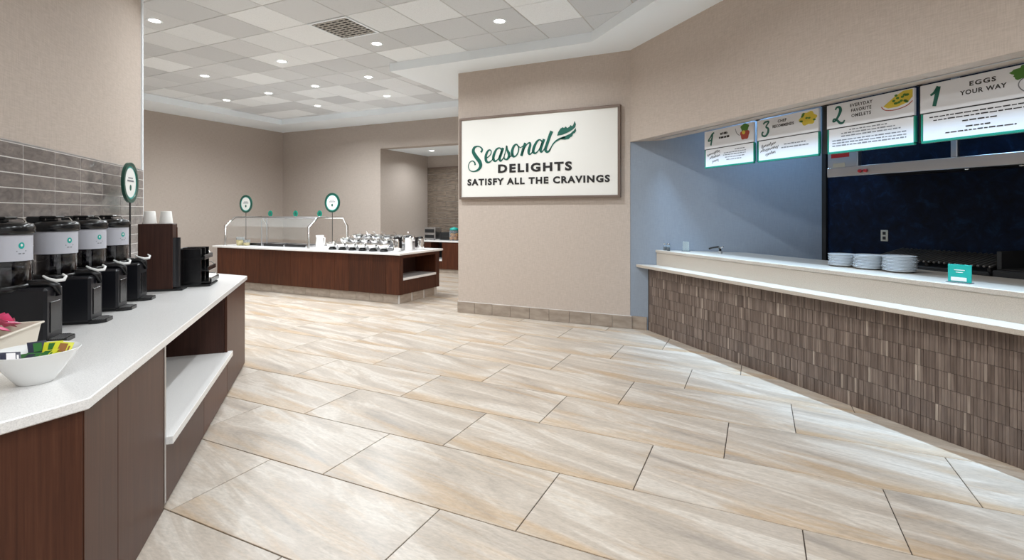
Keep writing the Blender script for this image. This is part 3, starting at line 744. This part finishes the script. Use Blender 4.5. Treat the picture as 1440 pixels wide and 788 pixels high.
# end with niche
G().box(IX1-.45, IX1, IY0+.021, IY0+.10, .15, zt_).build('end_stile', M_wood_red, isl)
G().box(IX1-.45, IX1, IY1-.12, IY1, .15, zt_).build('end_stile', M_wood_red, isl)
G().box(IX1-.45, IX1, IY0+.10, IY1-.12, zt_-.055, zt_).build('end_rail', M_wood_red, isl)
G().box(IX1-.45, IX1-.004, IY0+.10, IY1-.12, .15, .385, .001).build('lower_panel', M_wood_red, isl)
G().box(IX1-.45, IX1+.012, IY0+.10, IY1-.12, .386, .425, .002).build('shelf', M_quartz, isl, label='white shelf in the end niche')
G().box(IX0, IX0+.02, IY0+.02, IY1, .15, zt_).build('end_panel', M_wood_red, isl)
G().box(IX0+.04, IX1-.03, IY0+.04, IY1-.04, 0, .15).build('plinth', M_lightgrout, isl)
pm = G().box(.002, .298, -.012, 0, .002, .146, .002).mesh('plinth_tile'); pm.materials.append(M_basetile)
for k in range(15): obj('plinth_tile', pm, None, isl, (IX0+.04+.3*k, IY0+.04, 0))
for k in range(3): obj('plinth_tile', pm, None, isl, (IX1-.03, IY0+.05+.35*k, 0), R(90))
# sneeze guard
gd = thing('sneeze_guard', 'steel framed glass sneeze guard over the cold wells of the buffet island', 'sneeze guard', (0, 0, IZ))
gz = lambda z: z-IZ
for x in (-9.85, -7.52):
    G().tube([(x, 7.0, 0), (x, 7.0, gz(1.25)), (x, 7.22, gz(1.42)), (x, 7.86, gz(1.42)), (x, 8.0, gz(1.25)), (x, 8.0, 0)], .022, 10).build('post', M_chrome, gd)
    for y in (7.0, 8.0): G().cyl(x, y, 0, .012, .04, 14).build('post_flange', M_chrome, gd)
for y, z in ((7.22, 1.42), (7.86, 1.42)): G().tube([(-9.85, y, gz(z)), (-7.52, y, gz(z))], .017, 8).build('rail', M_steel, gd)
G().box(-9.82, -7.55, 6.996, 7.004, .16, gz(1.25)).build('glass_pane', M_pane, gd)
G().add([(-9.82, 7.0, gz(1.25)), (-7.55, 7.0, gz(1.25)), (-7.55, 7.21, gz(1.41)), (-9.82, 7.21, gz(1.41)), (-9.82, 7.006, gz(1.245)), (-7.55, 7.006, gz(1.245)), (-7.55, 7.216, gz(1.405)), (-9.82, 7.216, gz(1.405))], [(0,1,2,3), (7,6,5,4), (0,4,5,1), (2,6,7,3)]).build('glass_pane', M_pane, gd)
G().tube([(-9.0, 7.18, 0), (-9.0, 7.18, gz(1.38))], .011, 8).tube([(-9.0, 7.30, 0), (-9.0, 7.30, gz(1.41))], .011, 8).build('centre_support', M_steel, gd)
for k, x in enumerate((-8.80, -8.10, -7.47)):
    t = thing('food_tag', 'small round green food tag %s of the sneeze guard' % ('farthest along the top rail', 'in the middle of the top rail', 'at the end post')[k], 'tag', (x, 7.22, 1.437), 0, 'green food tags on the sneeze guard')
    G().box(-.025, .025, -.018, .018, 0, .012, .003).build('clip', M_steel, t)
    G().disc(0, .062, .062, y=.003, t=.006, seg=20).build('disc', M_edge, t)
    G().disc(0, .062, .03, y=-.003, t=.001, seg=14).build('printed_mark', M_green, t)
# cold wells
for k, x in enumerate((-9.3, -8.7, -8.1)):
    t = thing('cold_well', 'black cold well pan under the sneeze guard, %s' % ('far end', 'middle', 'near the end post')[k], 'pan', (x, 7.5, IZ), 0, 'cold well pans of the buffet')
    g = G()
    for a in (-1, 1): g.box(-.28, .28, a*.27-.02, a*.27+.02, 0, .03, .004); g.box(a*.26-.02, a*.26+.02, -.25, .25, 0, .03, .004)
    g.build('rim', M_steel, t); G().box(-.24, .24, -.25, .25, 0, .012).build('floor_plate', M_black, t)
    G().box(-.27, .27, -.3, -.27, 0, .05, .004).build('front_lip', M_black, t)
round_sign('round_buffet_sign', 'round white sign with green rim at the far end of the buffet', (-9.91, 7.52, IZ), 0, 1.705-IZ, .19, .06)
round_sign('round_buffet_sign', 'round white sign with green rim behind the end post of the sneeze guard', (-7.45, 7.52, IZ), 0, 1.712-IZ, .19, .06)
# pale jug of juice, far end
t = thing('juice_jug', 'pale yellow juice jug on the far end of the buffet', 'jug', (-9.55, 7.12, IZ))
G().lathe([(.0001, .002), (.06, .002), (.066, .01), (.072, .11), (.0001, .112)], seg=20).build('juice_fill', M_juice, t)
G().lathe([(.066, 0), (.072, .01), (.08, .17)], seg=20).build('glass_body', M_acrylic, t)
G().tube([(.075, 0, .14), (.12, 0, .13), (.12, 0, .06), (.072, 0, .04)], .007, 8).build('handle', M_acrylic, t)
t = thing('juice_jug', 'shorter pale yellow jug beside the far juice jug', 'jug', (-9.36, 7.12, IZ))
G().lathe([(.0001, .002), (.05, .002), (.06, .06), (.0001, .062)], seg=20).build('juice_fill', M_juice, t)
G().lathe([(.055, 0), (.066, .12)], seg=20).build('glass_body', M_acrylic, t)
# white pitcher
t = thing('white_pitcher', 'white pitcher beside the end post of the sneeze guard', 'pitcher', (-7.28, 7.04, IZ))
G().lathe([(.0001, 0), (.06, 0), (.065, .01), (.075, .1), (.06, .2), (.072, .25), (.068, .25), (.054, .2), (.068, .1), (.05, .02), (.0001, .015)], seg=24).build('body', M_porc, t)
G().tube([(.066, 0, .22), (.125, 0, .21), (.12, 0, .1), (.072, 0, .06)], .009, 8).build('handle', M_porc, t)
# rows of topping bowls
def topping_bowl():
    t = thing('topping_bowl', '', 'bowl', (0, 0, 0), 0); t.scale = (1, 1, 1.3)
    G().lathe([(.0001, 0), (.066, 0), (.07, .004), (.07, .014), (.045, .036)], seg=20).build('foot', M_black, t)
    G().lathe([(.05, .034), (.085, .05), (.105, .085), (.11, .1), (.106, .102), (.09, .075), (.0001, .06)], seg=24).build('body', M_chrome, t)
    G().lathe([(.106, .1), (.114, .103), (.106, .107), (.098, .103)], seg=24).build('rim', M_chrome, t)
    G().lathe([(.0001, .094), (.05, .09), (.1, .082)], seg=16).build('filling', M_cupwood, t)
    G().tube([(.03, .0, .09), (.07, .02, .13), (.12, .03, .15)], [.006, .004, .005], 6).build('spoon', M_chrome, t)
    return t
tb0 = topping_bowl(); first = True
for r, (y, zz, row) in enumerate(((7.05, 0, 'front'), (7.36, .06, 'middle'), (7.67, .12, 'back'))):
    if zz: tag(G().box(-7.08, -5.70, y-.14, y+.14, IZ, IZ+zz, .004).build('display_riser', M_steel), 'steel display riser under the %s row of bowls on the buffet' % row, 'riser')
    for k in range(6):
        x = -6.98+.235*k+.03*r
        lb = 'steel topping bowl, %s in the %s row on the buffet' % (('nearest the pitcher', 'second from the pitcher', 'third from the pitcher', 'fourth from the pitcher', 'fifth from the pitcher', 'nearest the carafes')[k], row)
        if first: tb0.location = (x, y, IZ+zz); tb0['label'] = lb; tb0['group'] = 'topping bowls on the buffet'; first = False
        else: dup(tb0, (x, y, IZ+zz), R(37*k+50*r), lb, 'topping bowls on the buffet')
# carafes at the island's end
def carafe(label, x, y, rz, body, h=.25):
    t = thing('carafe', label, 'carafe', (x, y, IZ), rz, 'carafes on the end of the buffet')
    G().lathe([(.0001, 0), (.062, 0), (.066, .006), (.066, h*.72), (.048, h*.9)], seg=24).build('body', body, t)
    G().lathe([(.05, h*.88), (.054, h*.9), (.05, h), (.03, h*1.04), (.0001, h*1.05)], seg=20).build('lid', M_black, t)
    G().box(-.014, .014, .06, .1, h*.25, h*.98, .005).box(-.014, .014, .03, .1, h*.9, h*1.0, .005).build('handle', M_black, t)
    G().tube([(0, -.045, h*.88), (0, -.075, h*.97)], [.02, .012], 10).build('spout', body, t)
    return t
carafe('steel carafe with a thick black handle, nearest the front of the buffet', -5.60, 7.14, R(-90), M_chrome)
carafe('white carafe between the two steel carafes', -5.56, 7.42, R(60), M_porc, .26)
carafe('steel carafe at the back corner of the buffet', -5.50, 7.68, R(150), M_chrome, .23)

# ================================================================== ALCOVE
AY = 10.92; AZ = .81
tag(slab([(-8.19, AY-.03), (-4.16, AY-.03), (-4.16, 11.79), (-8.19, 11.79)], AZ-.035, AZ).build('alcove_worktop', M_quartz), 'white worktop inside the back alcove', 'worktop')
ac = thing('alcove_cabinet', 'dark walnut cabinet with a small open niche in the back alcove', 'cabinet')
G().box(-8.18, -7.5, AY, 11.78, .1, AZ-.036).build('body', M_wood_red, ac)
G().box(-7.16, -4.18, AY, 11.78, .1, AZ-.036).build('body', M_wood_red, ac)
G().box(-7.5, -7.16, AY+.4, 11.78, .1, AZ-.036).build('niche_back', M_blackmatte, ac)
G().box(-7.5, -7.16, AY-.01, AY+.4, .30, .345, .002).build('shelf', M_quartz, ac)
G().box(-7.5, -7.16, AY, AY+.4, .1, .3).build('lower_panel', M_wood_red, ac)
G().box(-8.18, -4.18, AY+.03, 11.78, 0, .1).build('plinth', M_basetile, ac)
tw = struct('wall_alcove_tiles', G().box(-8.19, -4.2, 11.782, 11.8, AZ, 2.72), M_lightgrout)
nm_ = G().box(.003, .597, -.01, 0, .003, .147, .002).mesh('tile'); nm_.materials.append(M_nooktile)
for r in range(12):
    for c in range(4):
        x = -8.49+.6*c+(.3 if r % 2 else 0)
        if x < -8.19: x = -8.19
        o = obj('tile', nm_, None, tw, (x, 11.783, AZ+.1+.15*r))
        if r % 2 == 0 and c == 0: o.scale[0] = .5
struct('trim_3', G().box(-8.19, -4.2, 11.775, 11.8, 2.70, 2.75), M_bronze)
# toaster
t = thing('toaster', 'steel two-deck conveyor toaster on the alcove worktop', 'toaster', (-7.66, 11.25, AZ))
G().box(-.17, .17, -.15, .15, .02, .32, .012).build('body', M_steel, t)
for z in (.05, .19): G().box(-.14, .14, -.158, -.148, z, z+.09, .002).build('opening', M_blackmatte, t)
G().box(-.15, .15, -.19, -.15, .135, .15, .003).build('crumb_shelf', M_chrome, t)
for a in (-1, 1):
    for b_ in (-1, 1): G().cyl(a*.14, b_*.12, 0, .022, .015, 10).build('foot', M_black, t)
t = thing('bread_box', 'black bread box between the toaster and the fruit jars', 'box', (-7.27, 11.35, AZ))
G().box(-.15, .15, -.13, .13, 0, .20, .01).build('body', M_blackmatte, t); G().lathe([(.0001, .0), (.125, .0), (.125, .02), (.0001, .02)], seg=20).build('base', M_black, t)
G().box(-.12, .12, -.137, -.128, .03, .1, .002).build('door', M_iron, t)
# fruit jars: glass jars with oranges
for k, (x, y, lb) in enumerate(((-6.98, 11.2, 'glass jar of oranges nearest the bread box'), (-6.70, 11.2, 'glass jar of oranges nearest the sign wall'))):
    t = thing('fruit_jar', lb + ' in the alcove', 'jar', (x, y, AZ), 0, 'fruit jars in the alcove')
    G().lathe([(.11, 0), (.118, .02), (.118, .24), (.1, .26)], seg=24).build('glass_body', M_acrylic, t)
    G().lathe([(.0001, .258), (.105, .258), (.11, .27), (.1, .31), (.03, .33), (.0001, .34)], seg=20).build('lid', M_teal, t)
    for q, (dx, dy, dz) in enumerate(((-.052, -.03, .052), (.052, -.03, .052), (0, .06, .052), (0, -.06, .136), (-.052, .03, .136), (.052, .03, .136))):
        o = tag(G().lathe([(.0001, -.05), (.03, -.041), (.048, -.015), (.05, 0), (.048, .015), (.03, .041), (.006, .049), (.0001, .046)], seg=16).build('orange', M_orange), 'orange inside the %s' % lb, 'orange', 'oranges in the alcove jars')
        o.location = (x+dx, y+dy, AZ+dz)

# ================================================================== COOKING BAR
SE = .2
bar = thing('cooking_bar', 'cooking bar front clad in taupe vertical mosaic', 'bar')
G().prism(bar_poly(3.885, 3.99, SE, .004), 0, .81).build('backing', M_darkgrout, bar)
g = G(); shade = []
random.seed(3)
rows = 7; rh = .81/rows; sw = .0185
s_max = lambda n: (6.781-(n*math.sqrt(2)-6.781))*SQ
nslat = int((s_max(3.88)-.02-SE)/sw)
for r in range(rows):
    for k in range(nslat):
        s_ = SE+k*sw; d = random.uniform(0, .004)
        a = to_xy(s_+.0009, 3.887); b = to_xy(s_+sw-.0009, 3.887); e = to_xy(s_+sw-.0009, 3.880-d); f_ = to_xy(s_+.0009, 3.880-d)
        g.prism([a, b, e, f_], r*rh+.0012, (r+1)*rh-.0012)
        x = random.random(); sv = random.random()*.88 if x < .955 else random.uniform(.92, 1)
        shade += [sv]*6
mo = g.build('mosaic_slats', M_mosaic, bar); mo['kind'] = 'stuff'
at_ = mo.data.attributes.new('shade', 'FLOAT', 'FACE'); at_.data.foreach_set('value', shade)
tag(slab(bar_poly(3.775, 3.985, SE, .006), .812, .85, .004).build('bar_ledge', M_beigestone), 'beige stone tray ledge along the front of the cooking bar', 'ledge')
up = thing('serving_counter', 'raised beige stone serving counter behind the tray ledge', 'counter')
G().prism(bar_poly(3.96, 4.02, SE, .006), .8505, 1.008).build('riser', M_beigestone, up)
slab(bar_poly(3.95, 4.70, SE, .006), 1.009, 1.045, .004).build('top', M_beigestone, up)
G().prism(bar_poly(4.05, 4.66, SE, .006), 0.0, 1.008).build('carcass', M_steel, up)
ZB = 1.045
# plates
pl_me = G().lathe([(.0001, 0), (.064, 0), (.068, .004), (.09, .008), (.115, .018), (.117, .02), (.114, .021), (.09, .0125), (.064, .009), (.0001, .008)], seg=36).mesh('plate'); pl_me.materials.append(M_plate)
for k, (s_, n_, cnt, lb) in enumerate(((3.37, 4.34, 9, 'nearest the kitchen side wall'), (3.13, 4.335, 10, 'in the middle of the three'), (2.885, 4.34, 11, 'nearest the teal table sign'))):
    for i in range(cnt):
        p = obj('plate', pl_me, None, None, at_sn(s_+random.uniform(-.003, .003), n_+random.uniform(-.003, .003), ZB+i*.0112), random.uniform(0, 6))
        tag(p, ('topmost white plate of the stack ' if i == cnt-1 else 'white plate inside the stack ')+lb, 'plate', 'plates stacked on the serving counter')
# teal table sign
t = thing('table_sign', 'small teal table sign in a clear holder on the serving counter', 'sign', at_sn(2.31, 4.07, ZB), R(-38))
G().box(-.068, .068, -.035, .035, 0, .006, .002).build('base', M_acrylic, t)
G().box(-.066, .066, -.004, .004, .006, .125, .001).build('card', M_teal, t)
G().rect(-.048, .04, .012, .038, -.004, .001).build('printed_panel', M_paper, t)
G().rect(-.03, .03, .085, .09, -.004, .001).rect(-.02, .02, .07, .074, -.004, .001).build('printed_lines', M_paper, t)
# shakers, acrylic card holder, black spray tap at the far end
for k, (s_, lb) in enumerate(((5.50, 'small glass shaker nearest the wall on the serving counter'), (5.43, 'small glass shaker beside the clear card holder'))):
    t = thing('shaker', lb, 'shaker', at_sn(s_, 3.995, ZB), RB, 'glass shakers')
    G().lathe([(.0001, .001), (.019, .001), (.019, .045), (.0001, .045)], seg=12).build('filling', M_iron, t)
    G().lathe([(.02, 0), (.021, .07), (.016, .075)], seg=14).build('glass_body', M_acrylic, t)
    G().lathe([(.018, .073), (.019, .088), (.01, .095), (.0001, .096)], seg=14).build('cap', M_chrome, t)
t = thing('card_holder', 'clear acrylic card holder on the far end of the serving counter', 'card holder', at_sn(5.28, 4.14, ZB), R(-25))
G().box(-.045, .045, -.03, .03, 0, .006, .002).build('base', M_acrylic, t); G().box(-.042, .042, -.003, .003, .006, .12, .001).build('card', M_paper, t)
G().box(-.046, .046, -.006, -.004, .004, .125, .0005).build('front_pane', M_acrylic, t)
t = thing('spray_tap', 'low black and steel tap on the serving counter', 'tap', at_sn(4.92, 4.30, ZB), R(-45))
G().cyl(.05, 0, 0, .03, .025, 14).build('base', M_steel, t)
G().tube([(.05, 0, .02), (.05, 0, .06), (.02, 0, .075), (-.08, 0, .06), (-.13, 0, .045)], [.014, .013, .012, .010, .012], 10).build('spout', M_black, t)
G().tube([(.05, 0, .06), (.1, 0, .085)], [.008, .006], 8).build('lever', M_chrome, t)

# griddle and charbroiler behind the counter
cbk = thing('charbroiler', 'black charbroiler with cast iron grates behind the plates', 'grill', at_sn(0, 0), RB)
G().box(-3.45, -2.50, 4.74, 5.24, 0, 1.07, .01).build('body', M_blackmatte, cbk)
G().box(-3.45, -2.50, 4.72, 4.74, .96, 1.05, .004).build('front_panel', M_iron, cbk)
gbar = G().box(0, .017, 0, .42, 0, .018, .004).mesh('grate_bar'); gbar.materials.append(M_grate)
for k in range(24): obj('grate_bar', gbar, None, cbk, (-3.42+.039*k, 4.78, 1.098)).rotation_euler = (R(10), 0, 0)
for x in (-3.43, -2.97, -2.53): G().box(0, .02, 0, .43, -.026, 0).build('grate_rail', M_iron, cbk, (x, 4.78, 1.098)).rotation_euler = (R(10), 0, 0)
for k in range(4): G().lathe([(.0001, 0), (.02, 0), (.018, .02), (.0001, .02)], seg=12).build('knob', M_red if k == 1 else M_steel, cbk, (-3.3+.22*k, 4.72, 1.0)).rotation_euler = (R(90), 0, 0)
gk = thing('griddle', 'black box griddle with steel splash guard at the frame edge', 'griddle', at_sn(0, 0), RB)
G().box(-2.48, -1.4, 4.74, 5.24, 0, 1.09, .01).build('body', M_blackmatte, gk)
g = G(); g.box(-2.48, -1.4, 5.20, 5.24, 1.09, 1.23, .003).box(-2.48, -2.45, 4.80, 5.20, 1.09, 1.23, .003); g.build('splash_guard', M_blackmatte, gk)
G().box(-2.47, -1.41, 5.19, 5.245, 1.229, 1.237, .002).build('steel_edge', M_steel, gk)
G().box(-2.44, -1.42, 4.78, 5.19, 1.09, 1.10, .003).build('cooking_plate', M_iron, gk)
G().tube([(-2.44, 4.70, 1.0), (-1.5, 4.70, 1.0)], .012, 8).build('front_rail', M_steel, gk)
# hood
hd = thing('extractor_hood', 'low stainless extractor hood above the griddle', 'hood', at_sn(0, 0), RB)
G().box(-3.66, -.6, 4.50, 4.53, 1.862, 1.95, .004).build('front_band', M_steel, hd)
G().box(-3.66, -.6, 4.53, 5.26, 1.90, 1.93).build('canopy_plate', M_iron, hd)
G().box(-3.66, -.6, 4.56, 4.62, 1.865, 1.9, .004).build('grease_channel', M_iron, hd)
for k in range(6): G().box(-3.5+.48*k, -3.06+.48*k, 4.64, 5.2, 1.882, 1.9, .004).build('filter', M_iron, hd)
G().box(-3.66, -3.36, 4.505, 4.56, 1.865, 2.12, .006).build('control_box', M_steel, hd)
G().rect(-3.62, -3.44, 2.04, 2.10, 4.505, .002).build('warning_label', M_red, hd); G().rect(-3.60, -3.48, 1.94, 1.99, 4.505, .002).build('printed_panel', M_outlet, hd)
for x in (-3.33, -3.28): G().lathe([(.0001, 0), (.016, 0), (.014, .02), (.0001, .022)], seg=12).build('knob', M_red, hd, (x, 4.50, 1.90)).rotation_euler = (R(90), 0, 0)
for x in (-2.60, -1.3): G().box(x-.022, x+.022, 4.51, 4.55, 1.95, 2.95, .004).build('hanger_post', M_steel, hd)
for k in range(5): G().lathe([(.0001, 0), (.018, .002), (.02, .012), (.012, .02)], seg=12).build('lamp_guard', M_chrome, hd, (-2.7+.35*k, 4.85, 1.868))
# outlet on the navy wall
t = thing('wall_outlet', 'small beige double outlet on the navy kitchen wall', 'outlet', at_sn(3.655, NB-.0, 1.292), RB)
G().box(-.036, .036, -.006, 0, -.056, .056, .002).build('plate', M_outlet, t)
for z in (-.024, .024): G().box(-.016, .016, -.009, -.005, z-.016, z+.016, .002).build('socket', M_iron, t)

# ------------------------------------------------------------------ menu boards
def squiggle(g, x0, x1, z, amp, w, y, seed):
    rnd = random.Random(seed); pts = []; n = max(6, int((x1-x0)/(amp*.45)))
    for i in range(n+1):
        a = amp*(.5 if i % 2 else -.5)*(1.9 if rnd.random() < .18 else rnd.uniform(.7, 1.1)); pts.append((x0+(x1-x0)*i/n+(amp*.25 if i % 2 else 0), z+a+(x1-x0)*.14*i/n))
    g.stroke(pts, [w*(.9 if i % 2 else .6) for i in range(n+1)], y, .001, 3)
def greek(g, x0, x1, z, h, y, seed):
    rnd = random.Random(seed); x = x0
    while x < x1-.004:
        l = min(rnd.uniform(.016, .045), x1-x); g.rect(x, x+l, z, z+h*rnd.uniform(.8, 1.1), y, .001); x += l+.007
NUM = {'1': [([(.12,.62),(.34,.72),(.60,1.0)], [.10,.13,.2]), ([(.60,1.0),(.50,.62),(.34,.02)], [.2,.2,.18])],
       '2': [([(.22,.86),(.36,1.0),(.58,.96),(.64,.76),(.48,.46),(.24,.2),(.04,.16),(.10,.30),(.34,.22),(.62,.0),(.86,.0),(.98,.14)], [.1,.12,.16,.2,.16,.12,.1,.1,.13,.15,.12,.08])],
       '3': [([(.22,.88),(.44,1.0),(.84,.98),(.52,.66),(.76,.50),(.74,.22),(.46,.0),(.14,.06),(.08,.24),(.24,.32)], [.12,.13,.11,.11,.15,.18,.14,.12,.12,.12])],
       '4': [([(.96,1.0),(.66,.92),(.36,.66),(.08,.42),(.30,.40),(.62,.48)], [.12,.13,.13,.12,.11,.1]), ([(.72,.92),(.60,.5),(.46,.0)], [.15,.18,.16])]}
def menu(n_, sL, width, label, build):
    t = thing('menu_board', label, 'menu board', at_sn(sL, 4.0, 0), RB, 'hanging menu boards over the cooking bar')
    up_ = G().box(.0, width, -.012, .012, 2.232, 2.432, .002).build('header_panel', M_board, t)
    lo = G().box(.018, width-.004, -.010, .010, 2.035, 2.226, .002).build('text_panel', M_board, t)
    e = G().box(.006, width, -.014, .014, 2.018, 2.036, .003).box(.004, .018, -.013, .013, 2.036, 2.228, .003).box(width-.006, width+.008, -.013, .013, 2.036, 2.228, .003)
    e.build('edge_light_guide', M_edge, t, label='teal translucent edge')
    G().box(.004, width, -.013, .012, 2.2265, 2.2315).build('divider_bar', M_iron, t)
    g = G(); nx, nz, nh = .055, 2.268, .135
    for pts, ws in NUM[n_]: g.stroke([(nx+x*nh*.8, nz+z*nh) for x, z in pts], [k*nh for k in ws], -.012, .0015)
    g.build('numeral', M_green, up_)
    build(t, up_, lo, width)
    return t
FY, TYd = -.012, -.010
def food(up_, parts):
    for nm, m_, gg in parts: gg.build(nm, m_, up_)
def b1(t, u, lo, w):
    g = G(); text_mesh(g, 'EGGS', .375, 2.365, .030, .145, FY, .001, .03, space=1.2); g.build('heading', M_ink, u); g = G(); text_mesh(g, 'YOUR WAY', .375, 2.312, .030, .255, FY, .001, .03, space=1.15); g.build('heading', M_ink, u)
    g = G()
    for k, (a, b, z) in enumerate(((.06, .66, 2.192), (.085, .65, 2.168), (.26, .45, 2.137), (.28, .42, 2.098), (.16, .55, 2.072))): greek(g, a, b, z, .008, TYd, k+3)
    g.build('printed_text', M_ink, lo)['kind'] = 'stuff'
    wb = lambda a: 1+.14*math.sin(5*a)+.08*math.sin(11*a)
    food(u, [('printed_leaf', M_leaf, G().disc(.60, 2.385, .075, .042, FY, .0012, 30, wb)), ('printed_plate', M_greyink, G().stroke([(.64, 2.25), (.585, 2.27), (.56, 2.31), (.58, 2.345), (.64, 2.355)], .006, FY, .001)), ('printed_egg', M_egg, G().disc(.64, 2.30, .035, .02, FY, .0012, 16))])
def b2(t, u, lo, w):
    g = G()
    for k, (s, wd) in enumerate((('EVERYDAY', .185), ('FAVORITE', .165), ('OMELETS', .16))):
        g = G(); text_mesh(g, s, .30, 2.383-.042*k, .026, wd, FY, .001, .03, space=1.2); g.build('heading', M_ink, u)
    g = G()
    for k, (a, b, z) in enumerate(((.2, .5, 2.198), (.13, .56, 2.175), (.13, .6, 2.152), (.05, .64, 2.122), (.05, .65, 2.100), (.05, .64, 2.078))): greek(g, a, b, z, .009, TYd, k+31)
    g.build('printed_text', M_greyink, lo)['kind'] = 'stuff'
    wb = lambda a: 1+.1*math.sin(7*a)
    fl = G(); rnd = random.Random(4)
    for k in range(14): fl.disc(.60+rnd.uniform(-.055, .06), 2.355+rnd.uniform(-.02, .05), .012, .009, FY, .002, 8)
    food(u, [('printed_plate', M_tomato, G().stroke([(.46, 2.335), (.49, 2.305), (.56, 2.295), (.64, 2.31), (.685, 2.34)], .006, FY, .001)), ('printed_omelet', M_egg, G().plate([(.475, 2.335), (.51, 2.315), (.58, 2.315), (.65, 2.335), (.685, 2.37), (.685, 2.425), (.62, 2.425), (.56, 2.395), (.51, 2.36)], FY, .0012)), ('printed_herbs', M_leaf, fl)])
def b3(t, u, lo, w):
    g = G(); text_mesh(g, 'CHEF', .30, 2.375, .026, .10, FY, .001, .035, space=1.1); g.build('heading', M_ink, u); g = G(); text_mesh(g, 'RECOMMENDS', .31, 2.332, .026, .24, FY, .001, .035, space=1.05); g.build('heading', M_ink, u)
    g = G()
    for k, (a, b, z) in enumerate(((.05, .22, 2.165), (.04, .25, 2.122), (.10, .22, 2.085))): squiggle(g, a, b, z, .022, .006, TYd, k+2)
    g.build('printed_script', M_ink, lo)['kind'] = 'stuff'
    g = G()
    for k, (a, b, z) in enumerate(((.32, .55, 2.158), (.29, .58, 2.128))): greek(g, a, b, z, .011, TYd, k+50)
    g.build('printed_text', M_greyink, lo)['kind'] = 'stuff'
    wb = lambda a: 1+.12*math.sin(6*a+1)
    fl = G(); rnd = random.Random(8)
    for k in range(9): fl.disc(.56+rnd.uniform(-.06, .08), 2.36+rnd.uniform(-.04, .05), .014, .009, FY, .002, 8)
    food(u, [('printed_dish', M_egg, G().disc(.575, 2.36, .085, .058, FY, .0012, 30, wb)), ('printed_herbs', M_leaf, fl)])
def b4(t, u, lo, w):
    g = G(); greek(g, .25, .36, 2.365, .022, FY, 71); greek(g, .23, .39, 2.325, .022, FY, 72); g.build('heading', M_ink, u)['kind'] = 'stuff'
    g = G()
    for k, (a, b, z) in enumerate(((.04, .24, 2.165), (.08, .24, 2.125), (.12, .22, 2.085))): squiggle(g, a, b, z, .022, .006, TYd, k+12)
    g.build('printed_script', M_ink, lo)['kind'] = 'stuff'
    g = G()
    for k, (a, b, z) in enumerate(((.46, .6, 2.185), (.30, .62, 2.160), (.29, .61, 2.138), (.32, .60, 2.112), (.34, .55, 2.086))): greek(g, a, b, z, .009, TYd, k+80)
    g.build('printed_text', M_greyink, lo)['kind'] = 'stuff'
    wb = lambda a: 1+.1*math.sin(5*a)
    food(u, [('printed_fork', M_greyink, G().stroke([(.47, 2.40), (.49, 2.35), (.53, 2.32)], .007, FY, .001)), ('printed_bowl', M_tomato, G().disc(.60, 2.325, .06, .055, FY, .0012, 26, wb)), ('printed_greens', M_leaf, G().disc(.60, 2.395, .055, .038, FY, .0013, 22, wb)), ('printed_slice', M_egg, G().disc(.585, 2.345, .022, .02, FY, .002, 12))])
menu('1', 2.51, .70, 'hanging menu board numbered 1 for eggs your way', b1)
menu('2', 3.245, .695, 'hanging menu board numbered 2 for everyday favorite omelets', b2)
menu('3', 4.005, .68, 'hanging menu board numbered 3, beside the dark kitchen corner', b3)
menu('4', 4.765, .715, 'hanging menu board numbered 4 with red food picture', b4)
for s_, lb in ((4.03, 'slim dark hanging post at the edge of the board numbered four'), (3.285, 'wide black hanging post in line with the dark kitchen corner'), (2.53, 'slim dark hanging post beside the board numbered one')):
    wd = .022 if s_ == 3.285 else .008
    t = thing('board_hanger', lb, 'post', at_sn(s_, 4.02, 2.03), RB, 'hanging posts of the menu boards')
    G().box(-wd, wd, -.004, .012, 0, .416, .002).build('post', M_blackmatte, t); G().box(-wd-.01, wd+.01, -.012, .02, .41, .418, .001).build('flange', M_iron, t)
